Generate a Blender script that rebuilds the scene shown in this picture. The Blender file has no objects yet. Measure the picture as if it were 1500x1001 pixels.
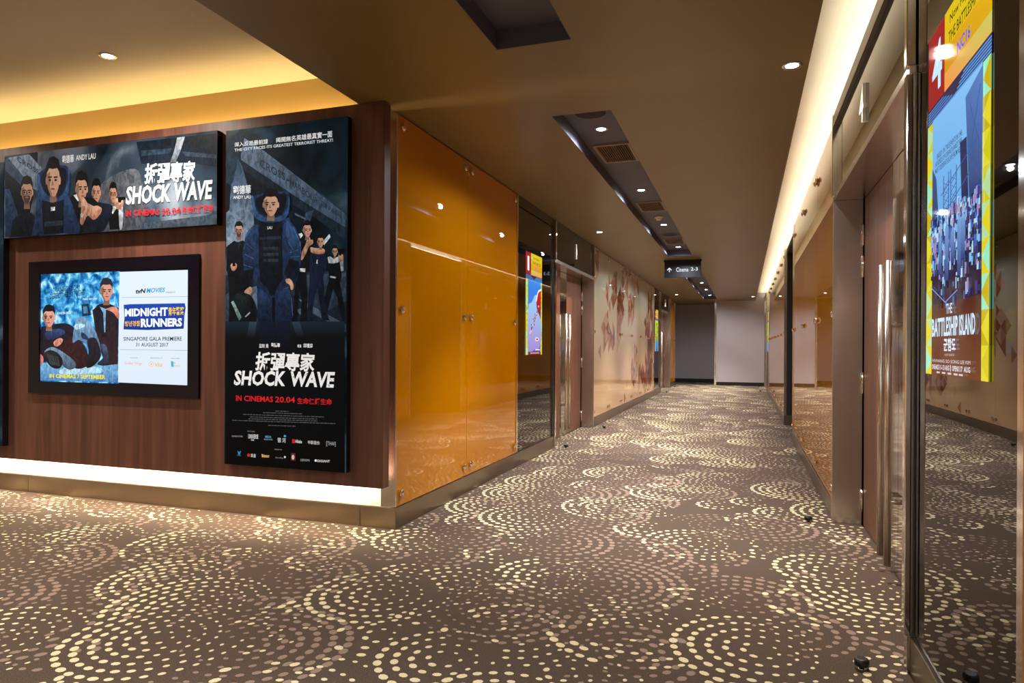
import bpy, bmesh, math, random
from mathutils import Matrix, Vector

# ------------------------------------------------------------------ camera
F_PX, CX, CY, H = 1000.0, 750.0, 500.5, 1.2
VX, VY, ROLL = 1091.0, 511.0, math.radians(0.3)
cr, sr = math.cos(ROLL), math.sin(ROLL)
def unroll(x, y):
    dx, dy = x - CX, y - CY
    return dx * cr + dy * sr, -dx * sr + dy * cr
U0, V0 = unroll(VX, VY)
TH = math.atan2(U0, F_PX)
ct, st = math.cos(TH), math.sin(TH)
def ray(x, y):
    u, v = unroll(x, y)
    a = u / F_PX
    return (-st + a * ct, ct + a * st, -(v - V0) / F_PX)
def on_x(x, y, X):
    d = ray(x, y); t = X / d[0]
    return (X, d[1] * t, H + d[2] * t)
def on_y(x, y, Y):
    d = ray(x, y); t = Y / d[1]
    return (d[0] * t, Y, H + d[2] * t)
def proj(X, Y, Z):
    w = -st * X + ct * Y
    a = (ct * X + st * Y) / w * F_PX; b = -(Z - H) / w * F_PX + V0
    return CX + a * cr - b * sr, CY + a * sr + b * cr

scene = bpy.context.scene
COL = scene.collection
camd = bpy.data.cameras.new('camera'); camd.lens = 24; camd.sensor_width = 36
camd.shift_y = V0 / 1500.0; camd.clip_start = 0.05
cam = bpy.data.objects.new('camera', camd); COL.objects.link(cam)
cam.matrix_world = (Matrix.Translation((0, 0, H)) @ Matrix.Rotation(TH, 4, 'Z')
                    @ Matrix.Rotation(math.pi / 2, 4, 'X') @ Matrix.Rotation(ROLL, 4, 'Z'))
scene.camera = cam

# ------------------------------------------------------------------ world, exposure
w = bpy.data.worlds.new('world'); scene.world = w; w.use_nodes = True
w.node_tree.nodes['Background'].inputs[0].default_value = (0.02, 0.017, 0.014, 1)
w.node_tree.nodes['Background'].inputs[1].default_value = 1.0
vs = scene.view_settings
vs.view_transform = 'Standard'; vs.look = 'None'; vs.gamma = 1.0; vs.use_curve_mapping = False
vs.exposure = 0.1

# light levels (watts)
P_SLOT, P_CEIL, P_FOYER = 500.0, 210.0, 220.0
C_SLOT, C_CEIL, C_FOYER = (1.0, 0.965, 0.93), (1.0, 0.89, 0.74), (1.0, 0.90, 0.76)
E_COVE, E_TROUGH, E_BASE = 20.0, 26.0, 70.0

random.seed(7)
def lin(c):
    return tuple(((v / 255) / 12.92 if v <= 10 else (((v / 255) + 0.055) / 1.055) ** 2.4) for v in c)

# ------------------------------------------------------------------ materials
MATS = {}
def mat(name, rgb, rough=0.5, metal=0.0, spec=0.5, emis=None, estr=0.0, coat=0.0):
    m = bpy.data.materials.new(name); m.use_nodes = True
    b = m.node_tree.nodes['Principled BSDF']
    b.inputs['Base Color'].default_value = (*lin(rgb), 1)
    b.inputs['Roughness'].default_value = rough
    b.inputs['Metallic'].default_value = metal
    b.inputs['Specular IOR Level'].default_value = spec
    b.inputs['Coat Weight'].default_value = coat
    b.inputs['Coat Roughness'].default_value = 0.02
    if emis:
        b.inputs['Emission Color'].default_value = (*lin(emis), 1)
        b.inputs['Emission Strength'].default_value = estr
    MATS[name] = m
    return m
def nodes(m):
    nt = m.node_tree
    return nt, nt.nodes['Principled BSDF']
def noise(nt, scale, detail, stretch=(1, 1, 1), coords='Object'):
    tc = nt.nodes.new('ShaderNodeTexCoord'); mp = nt.nodes.new('ShaderNodeMapping')
    mp.inputs['Scale'].default_value = stretch
    n = nt.nodes.new('ShaderNodeTexNoise')
    n.inputs['Scale'].default_value = scale; n.inputs['Detail'].default_value = detail
    nt.links.new(tc.outputs[coords], mp.inputs['Vector']); nt.links.new(mp.outputs[0], n.inputs['Vector'])
    return n
def ramp(nt, fac, stops):
    r = nt.nodes.new('ShaderNodeValToRGB')
    el = r.color_ramp.elements
    while len(el) < len(stops): el.new(0.5)
    for e, (p, c) in zip(el, stops):
        e.position = p; e.color = (*lin(c), 1)
    nt.links.new(fac, r.inputs[0])
    return r
def bump(nt, b, fac, strength, dist):
    bp = nt.nodes.new('ShaderNodeBump')
    bp.inputs['Strength'].default_value = strength; bp.inputs['Distance'].default_value = dist
    nt.links.new(fac, bp.inputs['Height']); nt.links.new(bp.outputs[0], b.inputs['Normal'])

m = mat('carpet', (100, 80, 66), 0.95, spec=0.15)
nt, b = nodes(m); n = noise(nt, 260, 3); r = ramp(nt, n.outputs[0], [(0.36, (66, 54, 46)), (0.64, (102, 87, 76))])
nt.links.new(r.outputs[0], b.inputs['Base Color']); bump(nt, b, n.outputs[0], 0.5, 0.003)
for nm, c0, c1 in (('carpet_cream', (208, 192, 148), (244, 232, 194)), ('carpet_tan', (134, 112, 98), (164, 142, 126))):
    m = mat(nm, c0, 0.95, spec=0.15); nt, b = nodes(m); n = noise(nt, 260, 3)
    r = ramp(nt, n.outputs[0], [(0.3, c0), (0.7, c1)]); nt.links.new(r.outputs[0], b.inputs['Base Color'])
    bump(nt, b, n.outputs[0], 0.4, 0.003)

m = mat('ceiling_paint', (128, 108, 62), 0.36, spec=0.4)
nt, b = nodes(m); n = noise(nt, 1.3, 3); r = ramp(nt, n.outputs[0], [(0.3, (126, 106, 60)), (0.7, (134, 112, 64))])
nt.links.new(r.outputs[0], b.inputs['Base Color'])
mat('foyer_ceiling_paint', (200, 188, 162), 0.6, spec=0.3)
mat('gold_wall_paint', (178, 148, 92), 0.6, spec=0.3)
mat('cove_paint', (240, 232, 214), 0.7)
mat('slot_paint', (92, 90, 104), 0.55, spec=0.3)
mat('wall_paint', (206, 190, 170), 0.7)
mat('dark_wall_paint', (46, 40, 36), 0.7)

def wood(name, dark, light, rough, stretch):
    m = mat(name, dark, rough, spec=0.45); nt, b = nodes(m)
    n = noise(nt, 3.2, 6, stretch); n.inputs['Distortion'].default_value = 0.35
    r = ramp(nt, n.outputs[0], [(0.32, dark), (0.5, tuple((a + c) / 2 for a, c in zip(dark, light))), (0.68, light)])
    nt.links.new(r.outputs[0], b.inputs['Base Color'])
    n2 = noise(nt, 40, 3, stretch); bump(nt, b, n2.outputs[0], 0.08, 0.002)
wood('walnut', (84, 50, 40), (116, 74, 60), 0.42, (5.5, 5.5, 0.28))
wood('door_walnut', (92, 56, 42), (136, 90, 68), 0.32, (7, 7, 0.25))

def steel(name, rgb, rough, stretch, bs):
    m = mat(name, rgb, rough, 1.0); nt, b = nodes(m)
    n = noise(nt, 30, 4, stretch); bump(nt, b, n.outputs[0], bs, 0.002)
    r = ramp(nt, n.outputs[0], [(0.3, tuple(v * 0.93 for v in rgb)), (0.7, rgb)])
    nt.links.new(r.outputs[0], b.inputs['Base Color'])
steel('brushed_steel', (222, 212, 202), 0.24, (1, 1, 30), 0.06)
steel('skirting_steel', (158, 144, 128), 0.3, (2, 2, 20), 0.04)
steel('jamb_steel', (214, 208, 202), 0.26, (1, 1, 14), 0.12)
mat('chrome', (238, 234, 230), 0.1, 1.0)
mat('polished_steel', (214, 208, 204), 0.07, 1.0)
mat('orange_glass', (196, 124, 0), 0.012, spec=1.0)
mat('numeral', (236, 232, 228), 0.3, 0.35)
mat('bronze_trim', (92, 74, 54), 0.3, 0.3)
mat('glass_edge', (190, 170, 120), 0.15)
mat('black_glass', (10, 8, 6), 0.01, spec=0.6)
mat('black_plastic', (14, 13, 16), 0.3)
mat('tv_bezel', (12, 10, 22), 0.12, spec=0.5)
mat('black_gap', (5, 5, 5), 0.9, spec=0.0)
mat('rubber', (22, 22, 26), 0.45)
mat('vent_paint', (150, 126, 106), 0.5)
mat('speaker_cloth', (58, 54, 62), 0.9)
mat('grey_fabric', (180, 173, 178), 0.9, spec=0.1)
nt, b = nodes(MATS['grey_fabric']); n = noise(nt, 300, 2); bump(nt, b, n.outputs[0], 0.3, 0.001)
mat('dark_skirting', (24, 22, 22), 0.5)
mat('sign_black', (20, 18, 28), 0.35)
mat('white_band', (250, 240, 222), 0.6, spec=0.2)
mat('lamp_lens', (255, 255, 255), 0.3, emis=(255, 244, 228), estr=30)
mat('lamp_lens_cool', (255, 255, 255), 0.3, emis=(250, 246, 255), estr=30)
mat('led_cove', (255, 255, 255), 0.5, emis=(255, 244, 222), estr=E_COVE)
mat('led_trough', (255, 255, 255), 0.5, emis=(255, 226, 160), estr=E_TROUGH)
mat('led_base', (255, 255, 255), 0.5, emis=(255, 236, 206), estr=E_BASE)
mat('sign_letter', (255, 255, 255), 0.4, emis=(235, 240, 255), estr=0.9)

def attr_mat(name, estr, diff=1.0, rough=0.3, spec=0.5, mottle=0):
    m = mat(name, (128, 128, 128), rough, spec=spec); nt, b = nodes(m)
    at_ = nt.nodes.new('ShaderNodeAttribute'); at_.attribute_name = 'ink'
    if mottle:      # photographic grain and cloth folds in the printed picture
        n = noise(nt, mottle, 8, (1, 1, .6)); n.inputs['Distortion'].default_value = 1.2
        mr = nt.nodes.new('ShaderNodeMapRange'); mr.inputs['From Min'].default_value = .35; mr.inputs['From Max'].default_value = .66
        mr.inputs['To Min'].default_value = .5; mr.inputs['To Max'].default_value = 1.45
        nt.links.new(n.outputs[0], mr.inputs['Value'])
        mix = nt.nodes.new('ShaderNodeMix'); mix.data_type = 'FLOAT'; mix.inputs[2].default_value = 1.0
        nt.links.new(at_.outputs['Alpha'], mix.inputs[0]); nt.links.new(mr.outputs[0], mix.inputs[3])
        a = nt.nodes.new('ShaderNodeVectorMath'); a.operation = 'SCALE'
        nt.links.new(at_.outputs['Color'], a.inputs[0]); nt.links.new(mix.outputs[0], a.inputs['Scale'])
        src = a.outputs[0]
    else: src = at_.outputs['Color']
    if diff:
        mx = nt.nodes.new('ShaderNodeVectorMath'); mx.operation = 'SCALE'; mx.inputs['Scale'].default_value = diff
        nt.links.new(src, mx.inputs[0]); nt.links.new(mx.outputs[0], b.inputs['Base Color'])
    else:
        b.inputs['Base Color'].default_value = (0.01, 0.01, 0.01, 1)
    if estr:
        nt.links.new(src, b.inputs['Emission Color'])
        b.inputs['Emission Strength'].default_value = estr
attr_mat('poster_ink', 0.62, 0.5, 0.5, 0.1)
attr_mat('figure_ink', 0.55, 0.5, 0.5, 0.1, 26)
attr_mat('screen_figure', 1.0, 0.0, 0.04, 0.08, 30)       # backlit fabric poster
attr_mat('screen_ink', 1.05, 0.0, 0.04, 0.08)        # lit display behind glass
attr_mat('glass_ink', 0.0, 1.0, 0.03, 0.5)          # printed on the back of the glass panels

def clouds(name, stops, scale, estr, stretch=(1, 1, 1), rough=0.35, diff=True):
    m = mat(name, stops[0][1], rough, spec=0.12); nt, b = nodes(m)
    n = noise(nt, scale, 6, stretch); n.inputs['Distortion'].default_value = 0.6
    r = ramp(nt, n.outputs[0], stops)
    if diff: nt.links.new(r.outputs[0], b.inputs['Base Color'])
    nt.links.new(r.outputs[0], b.inputs['Emission Color']); b.inputs['Emission Strength'].default_value = estr
clouds('storm_print', [(0.34, (4, 12, 18)), (0.55, (16, 34, 46)), (0.76, (62, 88, 106))], 3.2, 0.5)
clouds('smoke_print', [(0.30, (10, 18, 28)), (0.52, (40, 54, 68)), (0.74, (116, 126, 140))], 2.4, 0.5)
clouds('blue_screen', [(0.36, (14, 62, 116)), (0.47, (40, 128, 190)), (0.56, (96, 190, 226)), (0.66, (190, 232, 246))], 16, 1.0, (1, 1, 1), 0.05, False)
clouds('sea_screen', [(0.3, (20, 90, 190)), (0.55, (60, 150, 225)), (0.72, (190, 220, 245))], 4, 1.0, (1, 1, 0.5), 0.05, False)

# ------------------------------------------------------------------ builders
WL = {}
def wl(o): return WL.get(o.name, Vector((0, 0, 0))) if o else Vector((0, 0, 0))
def tag(o, label=None, cat=None, group=None, kind=None):
    if label: o['label'] = label
    if cat: o['category'] = cat
    if group: o['group'] = group
    if kind: o['kind'] = kind
    return o
def empty(name, loc, label=None, cat=None, group=None, kind=None):
    o = bpy.data.objects.new(name, None); COL.objects.link(o)
    o.location = loc; o.empty_display_size = 0.1; WL[o.name] = Vector(loc)
    return tag(o, label, cat, group, kind)
class MB:
    def __init__(s): s.v, s.f = [], []
    def box(s, x0, x1, y0, y1, z0, z1):
        x0, x1 = min(x0, x1), max(x0, x1); y0, y1 = min(y0, y1), max(y0, y1)
        i = len(s.v)
        s.v += [(x, y, z) for z in (z0, z1) for y in (y0, y1) for x in (x0, x1)]
        s.f += [tuple(i + k for k in q) for q in ((0, 2, 3, 1), (4, 5, 7, 6), (0, 1, 5, 4), (2, 6, 7, 3), (0, 4, 6, 2), (1, 3, 7, 5))]
        return s
    def lathe(s, c, axis, prof, n=16):
        """prof: (radius, distance along axis) from start to end, closed by caps"""
        a = Vector(axis).normalized(); c = Vector(c)
        u = a.orthogonal().normalized(); v = a.cross(u)
        i = len(s.v)
        for rr, d in prof:
            for k in range(n):
                t = 2 * math.pi * k / n
                s.v.append(tuple(c + a * d + (u * math.cos(t) + v * math.sin(t)) * rr))
        for j in range(len(prof) - 1):
            for k in range(n):
                k2 = (k + 1) % n
                s.f.append((i + j * n + k, i + j * n + k2, i + (j + 1) * n + k2, i + (j + 1) * n + k))
        s.f.append(tuple(i + k for k in reversed(range(n))))
        s.f.append(tuple(i + (len(prof) - 1) * n + k for k in range(n)))
        return s
    def cyl(s, p0, p1, r, n=14):
        d = Vector(p1) - Vector(p0)
        return s.lathe(p0, d, [(r, 0), (r, d.length)], n)
    def build(s, name, material, parent=None, bevel=0.0, smooth=False, origin=None):
        o0 = wl(parent) if parent else Vector(origin or (0, 0, 0))
        me = bpy.data.meshes.new(name)
        me.from_pydata([tuple(Vector(p) - o0) for p in s.v], [], s.f)
        me.materials.append(MATS[material]); me.update()
        o = bpy.data.objects.new(name, me); COL.objects.link(o)
        if parent: o.parent = parent
        else: o.location = o0
        WL[o.name] = o0
        if smooth:
            for p in me.polygons: p.use_smooth = len(p.vertices) == 4
        if bevel:
            bv = o.modifiers.new('bevel', 'BEVEL'); bv.width = bevel; bv.segments = 2; bv.limit_method = 'ANGLE'
        return o
def box(name, material, parent, x0, x1, y0, y1, z0, z1, bevel=0.0):
    return MB().box(x0, x1, y0, y1, z0, z1).build(name, material, parent, bevel)
def struct(name, mb, material, label=None, bevel=0):
    return tag(mb.build(name, material, None, bevel), label, None, None, 'structure')
def copy_tree(o, parent=None):
    c = o.copy(); COL.objects.link(c)
    if parent: c.parent = parent
    for ch in list(o.children): copy_tree(ch, c)
    return c

def text_geo(s, bold=0.0, shear=0.0, extrude=0.0):
    cu = bpy.data.curves.new('letters', 'FONT'); cu.body = s; cu.resolution_u = 2
    cu.offset = bold; cu.shear = shear; cu.extrude = extrude
    o = bpy.data.objects.new('letters', cu); COL.objects.link(o)
    dg = bpy.context.evaluated_depsgraph_get()
    me = bpy.data.meshes.new_from_object(o.evaluated_get(dg))
    vs_ = [tuple(v.co) for v in me.vertices]; fs = [tuple(p.vertices) for p in me.polygons]
    bpy.data.objects.remove(o); bpy.data.curves.remove(cu); bpy.data.meshes.remove(me)
    return vs_, fs

class Print:
    """flat print: coloured shapes laid on a plane, given by photo pixels on that plane"""
    step = 0.00004
    auto = None
    rect = None
    mot = 1.0
    hold = False
    def __init__(s, axis, val, out, k=1):
        s.axis, s.val, s.out = axis, val, out
        s.lay = k; s.clear()
    def clear(s): s.v, s.f, s.c = [], [], []
    def pt(s, x, y):
        off = s.out * s.lay * s.step
        p = on_y(x, y, s.val) if s.axis == 'y' else on_x(x, y, s.val)
        if s.rect:
            x0, x1, z0, z1 = s.rect
            p = (min(max(p[0], x0 + .001), x1 - .001), p[1], min(max(p[2], z0 + .001), z1 - .001))
        return (p[0], p[1] + off, p[2]) if s.axis == 'y' else (p[0] + off, p[1], p[2])
    def poly(s, pts, col, col2=None, smooth=False):
        s.lay += 0 if s.hold else 1
        if smooth: pts = crom(pts)
        i = len(s.v); ys = [q[1] for q in pts]; y0, y1 = min(ys), max(ys)
        for x, y in pts:
            s.v.append(s.pt(x, y))
            t = (y - y0) / (y1 - y0 + 1e-6)
            s.c.append((*(lin(tuple(a + (b_ - a) * t for a, b_ in zip(col, col2))) if col2 else lin(col)), s.mot))
        s.f.append(tuple(range(i, i + len(pts))))
    def text(s, body, x0, yt0, yb0, x1, yt1, yb1, col, bold=0.0, shear=0.0):
        s.lay += 1
        vv, ff = text_geo(body, bold, shear)
        if not vv: return
        ax = [p[0] for p in vv]; ay = [p[1] for p in vv]
        mx, Mx, my, My = min(ax), max(ax), min(ay), max(ay)
        i = len(s.v); cl = (*lin(col), 0.0)
        for p in vv:
            u = (p[0] - mx) / (Mx - mx); v = (p[1] - my) / (My - my)
            s.v.append(s.pt(x0 + (x1 - x0) * u, (yb0 + (yb1 - yb0) * u) * (1 - v) + (yt0 + (yt1 - yt0) * u) * v))
            s.c.append(cl)
        s.f += [tuple(i + k for k in q) for q in ff]
        if s.auto: s.flush(*s.auto)
    def flush(s, name, material, parent):
        o0 = wl(parent)
        me = bpy.data.meshes.new(name)
        me.from_pydata([tuple(Vector(p) - o0) for p in s.v], [], s.f)
        at = me.color_attributes.new('ink', 'FLOAT_COLOR', 'POINT')
        for k, c in enumerate(s.c): at.data[k].color = c
        me.materials.append(MATS[material]); me.update()
        # every shape faces the viewer
        want = Vector((0, s.out, 0)) if s.axis == 'y' else Vector((s.out, 0, 0))
        flip = [p.index for p in me.polygons if p.normal.dot(want) < 0]
        if flip:
            bm = bmesh.new(); bm.from_mesh(me); bm.faces.ensure_lookup_table()
            bmesh.ops.reverse_faces(bm, faces=[bm.faces[k] for k in flip]); bm.to_mesh(me); bm.free()
        o = bpy.data.objects.new(name, me); COL.objects.link(o); o.parent = parent
        WL[o.name] = o0
        s.clear()
        return o
def crom(pts, n=4):
    out = []; L = len(pts)
    for i in range(L):
        p0, p1, p2, p3 = pts[i - 1], pts[i], pts[(i + 1) % L], pts[(i + 2) % L]
        for k in range(n):
            t = k / n
            out.append(tuple(0.5 * (2 * b_ + (c - a) * t + (2 * a - 5 * b_ + 4 * c - d) * t * t + (-a + 3 * b_ - 3 * c + d) * t ** 3)
                             for a, b_, c, d in zip(p0, p1, p2, p3)))
    return out
def crop(x0, y0, s):
    return lambda pts: [(x0 + p[0] / s, y0 + p[1] / s) for p in pts]
def ell(cx, cy, rx, ry, rot=0.0, n=18):
    return [(cx + rx * math.cos(t) * math.cos(rot) - ry * math.sin(t) * math.sin(rot),
             cy + rx * math.cos(t) * math.sin(rot) + ry * math.sin(t) * math.cos(rot)) for t in [2 * math.pi * k / n for k in range(n)]]

# ------------------------------------------------------------------ dimensions
XL, XR, ZC, ZF = -2.165, 0.585, 2.75, 3.05       # corridor wall faces, low ceiling, foyer ceiling
ZR = 2.82                                         # top of the panels on the right, up in the cove
YB, XF = -5.0, -8.5                               # foyer back and far-left walls
YW = 4.0                                          # foyer wall that carries the timber panel
XS0, XS1 = -1.232, -0.832                         # ceiling slots
SLOTS = [(-4.6, 3.34), (4.41, 11.72), (12.8, 22.4)]
XE = -2.34                                        # edge of low ceiling over the foyer
XC = 0.322                                        # edge of low ceiling at the cove

# ------------------------------------------------------------------ floor
floor = struct('floor', MB().box(XF, 1.6, YB, 26.2, -0.1, 0.0), 'carpet', 'brown carpet woven with rings of cream and tan dots')
def carpet_dots():
    rnd = random.Random(11)
    circles = []
    zones = [(XF + .3, 0.6, -1.0, 4.0), (-2.2, 0.6, 4.0, 25.0)]
    def inside(x, y):
        if y > 0.2 and -7.6 < x < .58 and y < 3.975: return True
        if -2.15 < x < .58 and 3.9 < y < 24.97: return x < -.96 or y < 23.27
        return (2.93 < y < 5.16 and .5 < x < .755) or (20.3 < y < 22.6 and .5 < x < .755) or (7.96 < y < 10.1 and -2.335 < x < -2.1) or (18.84 < y < 21.2 and -2.335 < x < -2.1) or (9.6 < y < 11.5 and .5 < x < 1.4) or (23.04 < y < 24.97 and -4 < x < -1)
    # circle centres: staggered, jittered
    gy = 0.0; row = 0
    while gy < 25.3:
        gx = -7.8 + (row % 2) * 0.25
        while gx < 0.9:
            circles.append((gx + rnd.uniform(-.14, .14), gy + rnd.uniform(-.10, .10), rnd.uniform(.16, .42), 'c' if rnd.random() < .56 else 't'))
            gx += 0.50
        gy += 0.27; row += 1
    rnd.shuffle(circles)
    circles.sort(key=lambda c: -c[2] + rnd.uniform(0, .2))
    grid = {}
    def near(x, y, d, kd):
        ix, iy = int(x / .05), int(y / .05)
        for a in (-1, 0, 1):
            for b_ in (-1, 0, 1):
                for (px, py, pk) in grid.get((ix + a, iy + b_), ()):
                    dd = d if pk == kd else d * .72
                    if (px - x) ** 2 + (py - y) ** 2 < dd * dd: return True
        return False
    V = {'c': [], 't': []}
    done = []
    for (cx, cy, R, kind) in circles:
        ph = (math.pi + 0.3 if kind == 'c' else 0.3) + rnd.uniform(-.5, .5)
        dr = rnd.uniform(.058, .068)
        nr = int(R / dr)
        over = [(a, b_, rr) for (a, b_, rr, kk) in done if kk == kind and (a - cx) ** 2 + (b_ - cy) ** 2 < (R + rr) ** 2]
        for k in range(1, nr + 1):
            rad = k * dr
            nd = max(5, int(2 * math.pi * rad / .058))
            o0 = rnd.uniform(0, 6.28)
            for q in range(nd):
                t = o0 + 2 * math.pi * q / nd
                cs = 0.5 + 0.5 * math.cos(t - ph)
                # the far side of each ring fades out
                if cs < 0.06 and k > nr - 2: continue
                size = (0.0085 + 0.0115 * cs ** 1.3 * (0.45 + 0.55 * k / nr)) * (1.1 if kind == 't' else 1.0) * rnd.uniform(.92, 1.08)
                x, y = cx + rad * math.cos(t), cy + rad * math.sin(t)
                if not inside(x, y): continue
                if any((x - a) ** 2 + (y - b_) ** 2 < (rr * .86) ** 2 for a, b_, rr in over): continue
                if near(x, y, .038 if kind == 't' else .035, kind): continue
                grid.setdefault((int(x / .05), int(y / .05)), []).append((x, y, kind))
                V[kind].append((x, y, size, t))
        done.append((cx, cy, R, kind))
    for kind, nm, mt in (('c', 'carpet_dots_cream', 'carpet_cream'), ('t', 'carpet_dots_tan', 'carpet_tan')):
        vv, ff = [], []
        for (x, y, size, t) in V[kind]:
            i = len(vv); nn = 8
            a, b_ = size * 1.18, size * 0.86
            tt = t + math.pi / 2
            for k in range(nn):
                u = 2 * math.pi * k / nn
                px, py = a * math.cos(u), b_ * math.sin(u)
                vv.append((x + px * math.cos(tt) - py * math.sin(tt), y + px * math.sin(tt) + py * math.cos(tt), 0.0008 if kind == 'c' else 0.0005))
            ff.append(tuple(range(i, i + nn)))
        me = bpy.data.meshes.new(nm); me.from_pydata(vv, [], ff); me.materials.append(MATS[mt]); me.update()
        o = bpy.data.objects.new(nm, me); COL.objects.link(o); o.parent = floor; o['kind'] = 'stuff'
carpet_dots()

# ------------------------------------------------------------------ ceilings
cb = MB()
cb.box(XE, XS0, YB, 26.2, ZC, ZC + .025)
cb.box(XS1, XC, YB, 26.2, ZC, ZC + .025)
edges = [YB] + [e for s_ in SLOTS for e in s_] + [26.2]
for k in range(0, len(edges), 2):
    cb.box(XS0, XS1, edges[k], edges[k + 1], ZC, ZC + .025)
ceiling = struct('ceiling', cb, 'ceiling_paint', 'low bronze ceiling over the corridor')
ZS = 2.85
for (a, b_) in SLOTS:
    mb = MB()
    t = .012
    mb.box(XS0 - t, XS1 + t, a - t, b_ + t, ZS, ZS + t)
    mb.box(XS0 - t, XS0 - .001, a - t, b_ + t, ZC + .026, ZS); mb.box(XS1 + .001, XS1 + t, a - t, b_ + t, ZC + .026, ZS)
    mb.box(XS0, XS1, a - t, a - .001, ZC + .026, ZS); mb.box(XS0, XS1, b_ + .001, b_ + t, ZC + .026, ZS)
    # painted reveals through the ceiling board
    mb.box(XS0, XS0 + .004, a, b_, ZC + .0005, ZS); mb.box(XS1 - .004, XS1, a, b_, ZC + .0005, ZS)
    mb.box(XS0 + .004, XS1 - .004, a, a + .004, ZC + .0005, ZS); mb.box(XS0 + .004, XS1 - .004, b_ - .004, b_, ZC + .0005, ZS)
    mb.build('slot_recess', 'slot_paint', ceiling)
# raised foyer ceiling with the drop down to the low ceiling
fb = MB().box(XF, XE + .02, YB, YW + .03, ZF, ZF + .03)
foyer_ceiling = struct('ceiling_foyer', fb, 'foyer_ceiling_paint', 'raised cream ceiling over the foyer')
box('drop_face', 'ceiling_paint', foyer_ceiling, XE, XE + .02, YB, YW + .02, ZC + .025, ZF)
# cove along the right wall
kb = MB().box(0.28, 0.74, YB, 23.3, 3.0, 3.03).box(.74, .90, YB, 23.3, 2.785, 3.03)
cove = struct('trim_1', kb, 'cove_paint', 'white cove trough above the right wall')
box('upstand', 'ceiling_paint', cove, 0.28, 0.30, YB, 23.3, ZC + .025, 3.0)
led = MB().box(0.64, 0.67, YB + .2, 23.2, 2.7805, 2.79).build('led_strip', 'led_cove', cove)

# ------------------------------------------------------------------ foyer wall with the timber panel
wf = struct('wall_front', MB().box(XF, -2.20, YW + .02, YW + .2, 0, ZF), 'gold_wall_paint', 'gold painted foyer wall behind the timber panel')
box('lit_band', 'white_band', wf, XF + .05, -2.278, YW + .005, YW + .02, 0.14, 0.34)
box('corner_cladding', 'brushed_steel', wf, -2.278, -2.172, YW + .001, YW + .02, 0.14, ZC - .004, 0.002)
bbf = empty('baseboard_front', (0, 0, 0), kind='structure', label='brushed steel skirting below the lit band')
for a, b_ in ((-2.1655, -2.43), (-2.433, -5.52), (-5.523, -8.3)):
    box('skirting_board', 'skirting_steel', bbf, a, b_, YW - .005, YW + .019, 0, 0.137, 0.002)
led = MB().box(XF + .1, -2.30, 3.93, 3.96, .335, .35).build('led_strip', 'led_base', None, origin=(-5, 3.945, .335))
tag(led, 'warm white light strip under the bottom edge of the timber panel', 'light strip')
led = MB().box(XF + .1, -2.45, 3.925, 3.965, 2.69, 2.71).build('led_strip', 'led_trough', None, origin=(-5, 3.945, 2.69))
tag(led, 'amber light strip behind the top edge of the timber panel', 'light strip')
timber = empty('timber_panel', (-4.6, 3.84, .305), 'dark walnut feature panel that carries the film posters', 'wall panel')
box('facing', 'walnut', timber, XF + .2, -2.150, 3.80, 3.88, 0.305, 2.748, 0.003)
for x in (-3.0, -4.5, -6.0, -7.5):
    box('bracket', 'brushed_steel', timber, x - .03, x + .03, 3.88, YW + .019, 2.45, 2.52)
    box('bracket', 'brushed_steel', timber, x - .03, x + .03, 3.88, YW + .019, 0.5, 0.57)
# foyer shell behind the camera
struct('wall_left', MB().box(XF - .15, XF, YB, YW + .2, 0, ZF + .03), 'wall_paint', 'taupe foyer wall')
struct('wall_rear', MB().box(XF, 1.0, YB - .15, YB, 0, ZF + .03), 'wall_paint', 'taupe wall behind the foyer')

# ------------------------------------------------------------------ corridor walls
D1, D2 = (7.90, 10.15), (18.78, 21.25)       # portals on the left
D4, D3 = (2.87, 5.20), (20.25, 22.70)        # portals on the right
def wall(name, x0, x1, spans, top, label):
    mb = MB()
    for a, b_ in spans: mb.box(x0, x1, a, b_, 0, top)
    return struct(name, mb, 'dark_wall_paint', label)
wcl = wall('wall_corridor_left', -2.6, -2.205, [(4.2, D1[0]), (D1[1], D2[0]), (D2[1], 23.0)], ZC, 'left corridor wall clad in coloured glass')
wcl2 = MB()
for a, b_ in (D1, D2): wcl2.box(-2.6, -2.20, a, b_, 2.26, ZC)
wcl2.build('door_head', 'dark_wall_paint', wcl)
wcr = wall('wall_corridor_right', 0.625, 0.9, [(YB, D4[0]), (D4[1], 9.58), (11.55, D3[0]), (D3[1], 23.3)], 2.78, 'right corridor wall clad in coloured glass')
wcr2 = MB()
for a, b_ in (D3, D4): wcr2.box(0.62, 0.9, a, b_, 2.26, 2.78)
wcr2.build('door_head', 'dark_wall_paint', wcr)
# alcove on the right
al = MB().box(1.5, 1.6, 9.5, 11.7, 0, 2.78).box(0.9, 1.5, 9.48, 9.58, 0, 2.78).box(0.9, 1.5, 11.55, 11.65, 0, 2.78).box(0.62, 1.5, 9.58, 11.55, 2.70, 2.78)
struct('wall_alcove', al, 'dark_wall_paint', 'dark recess in the right wall')

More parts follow.
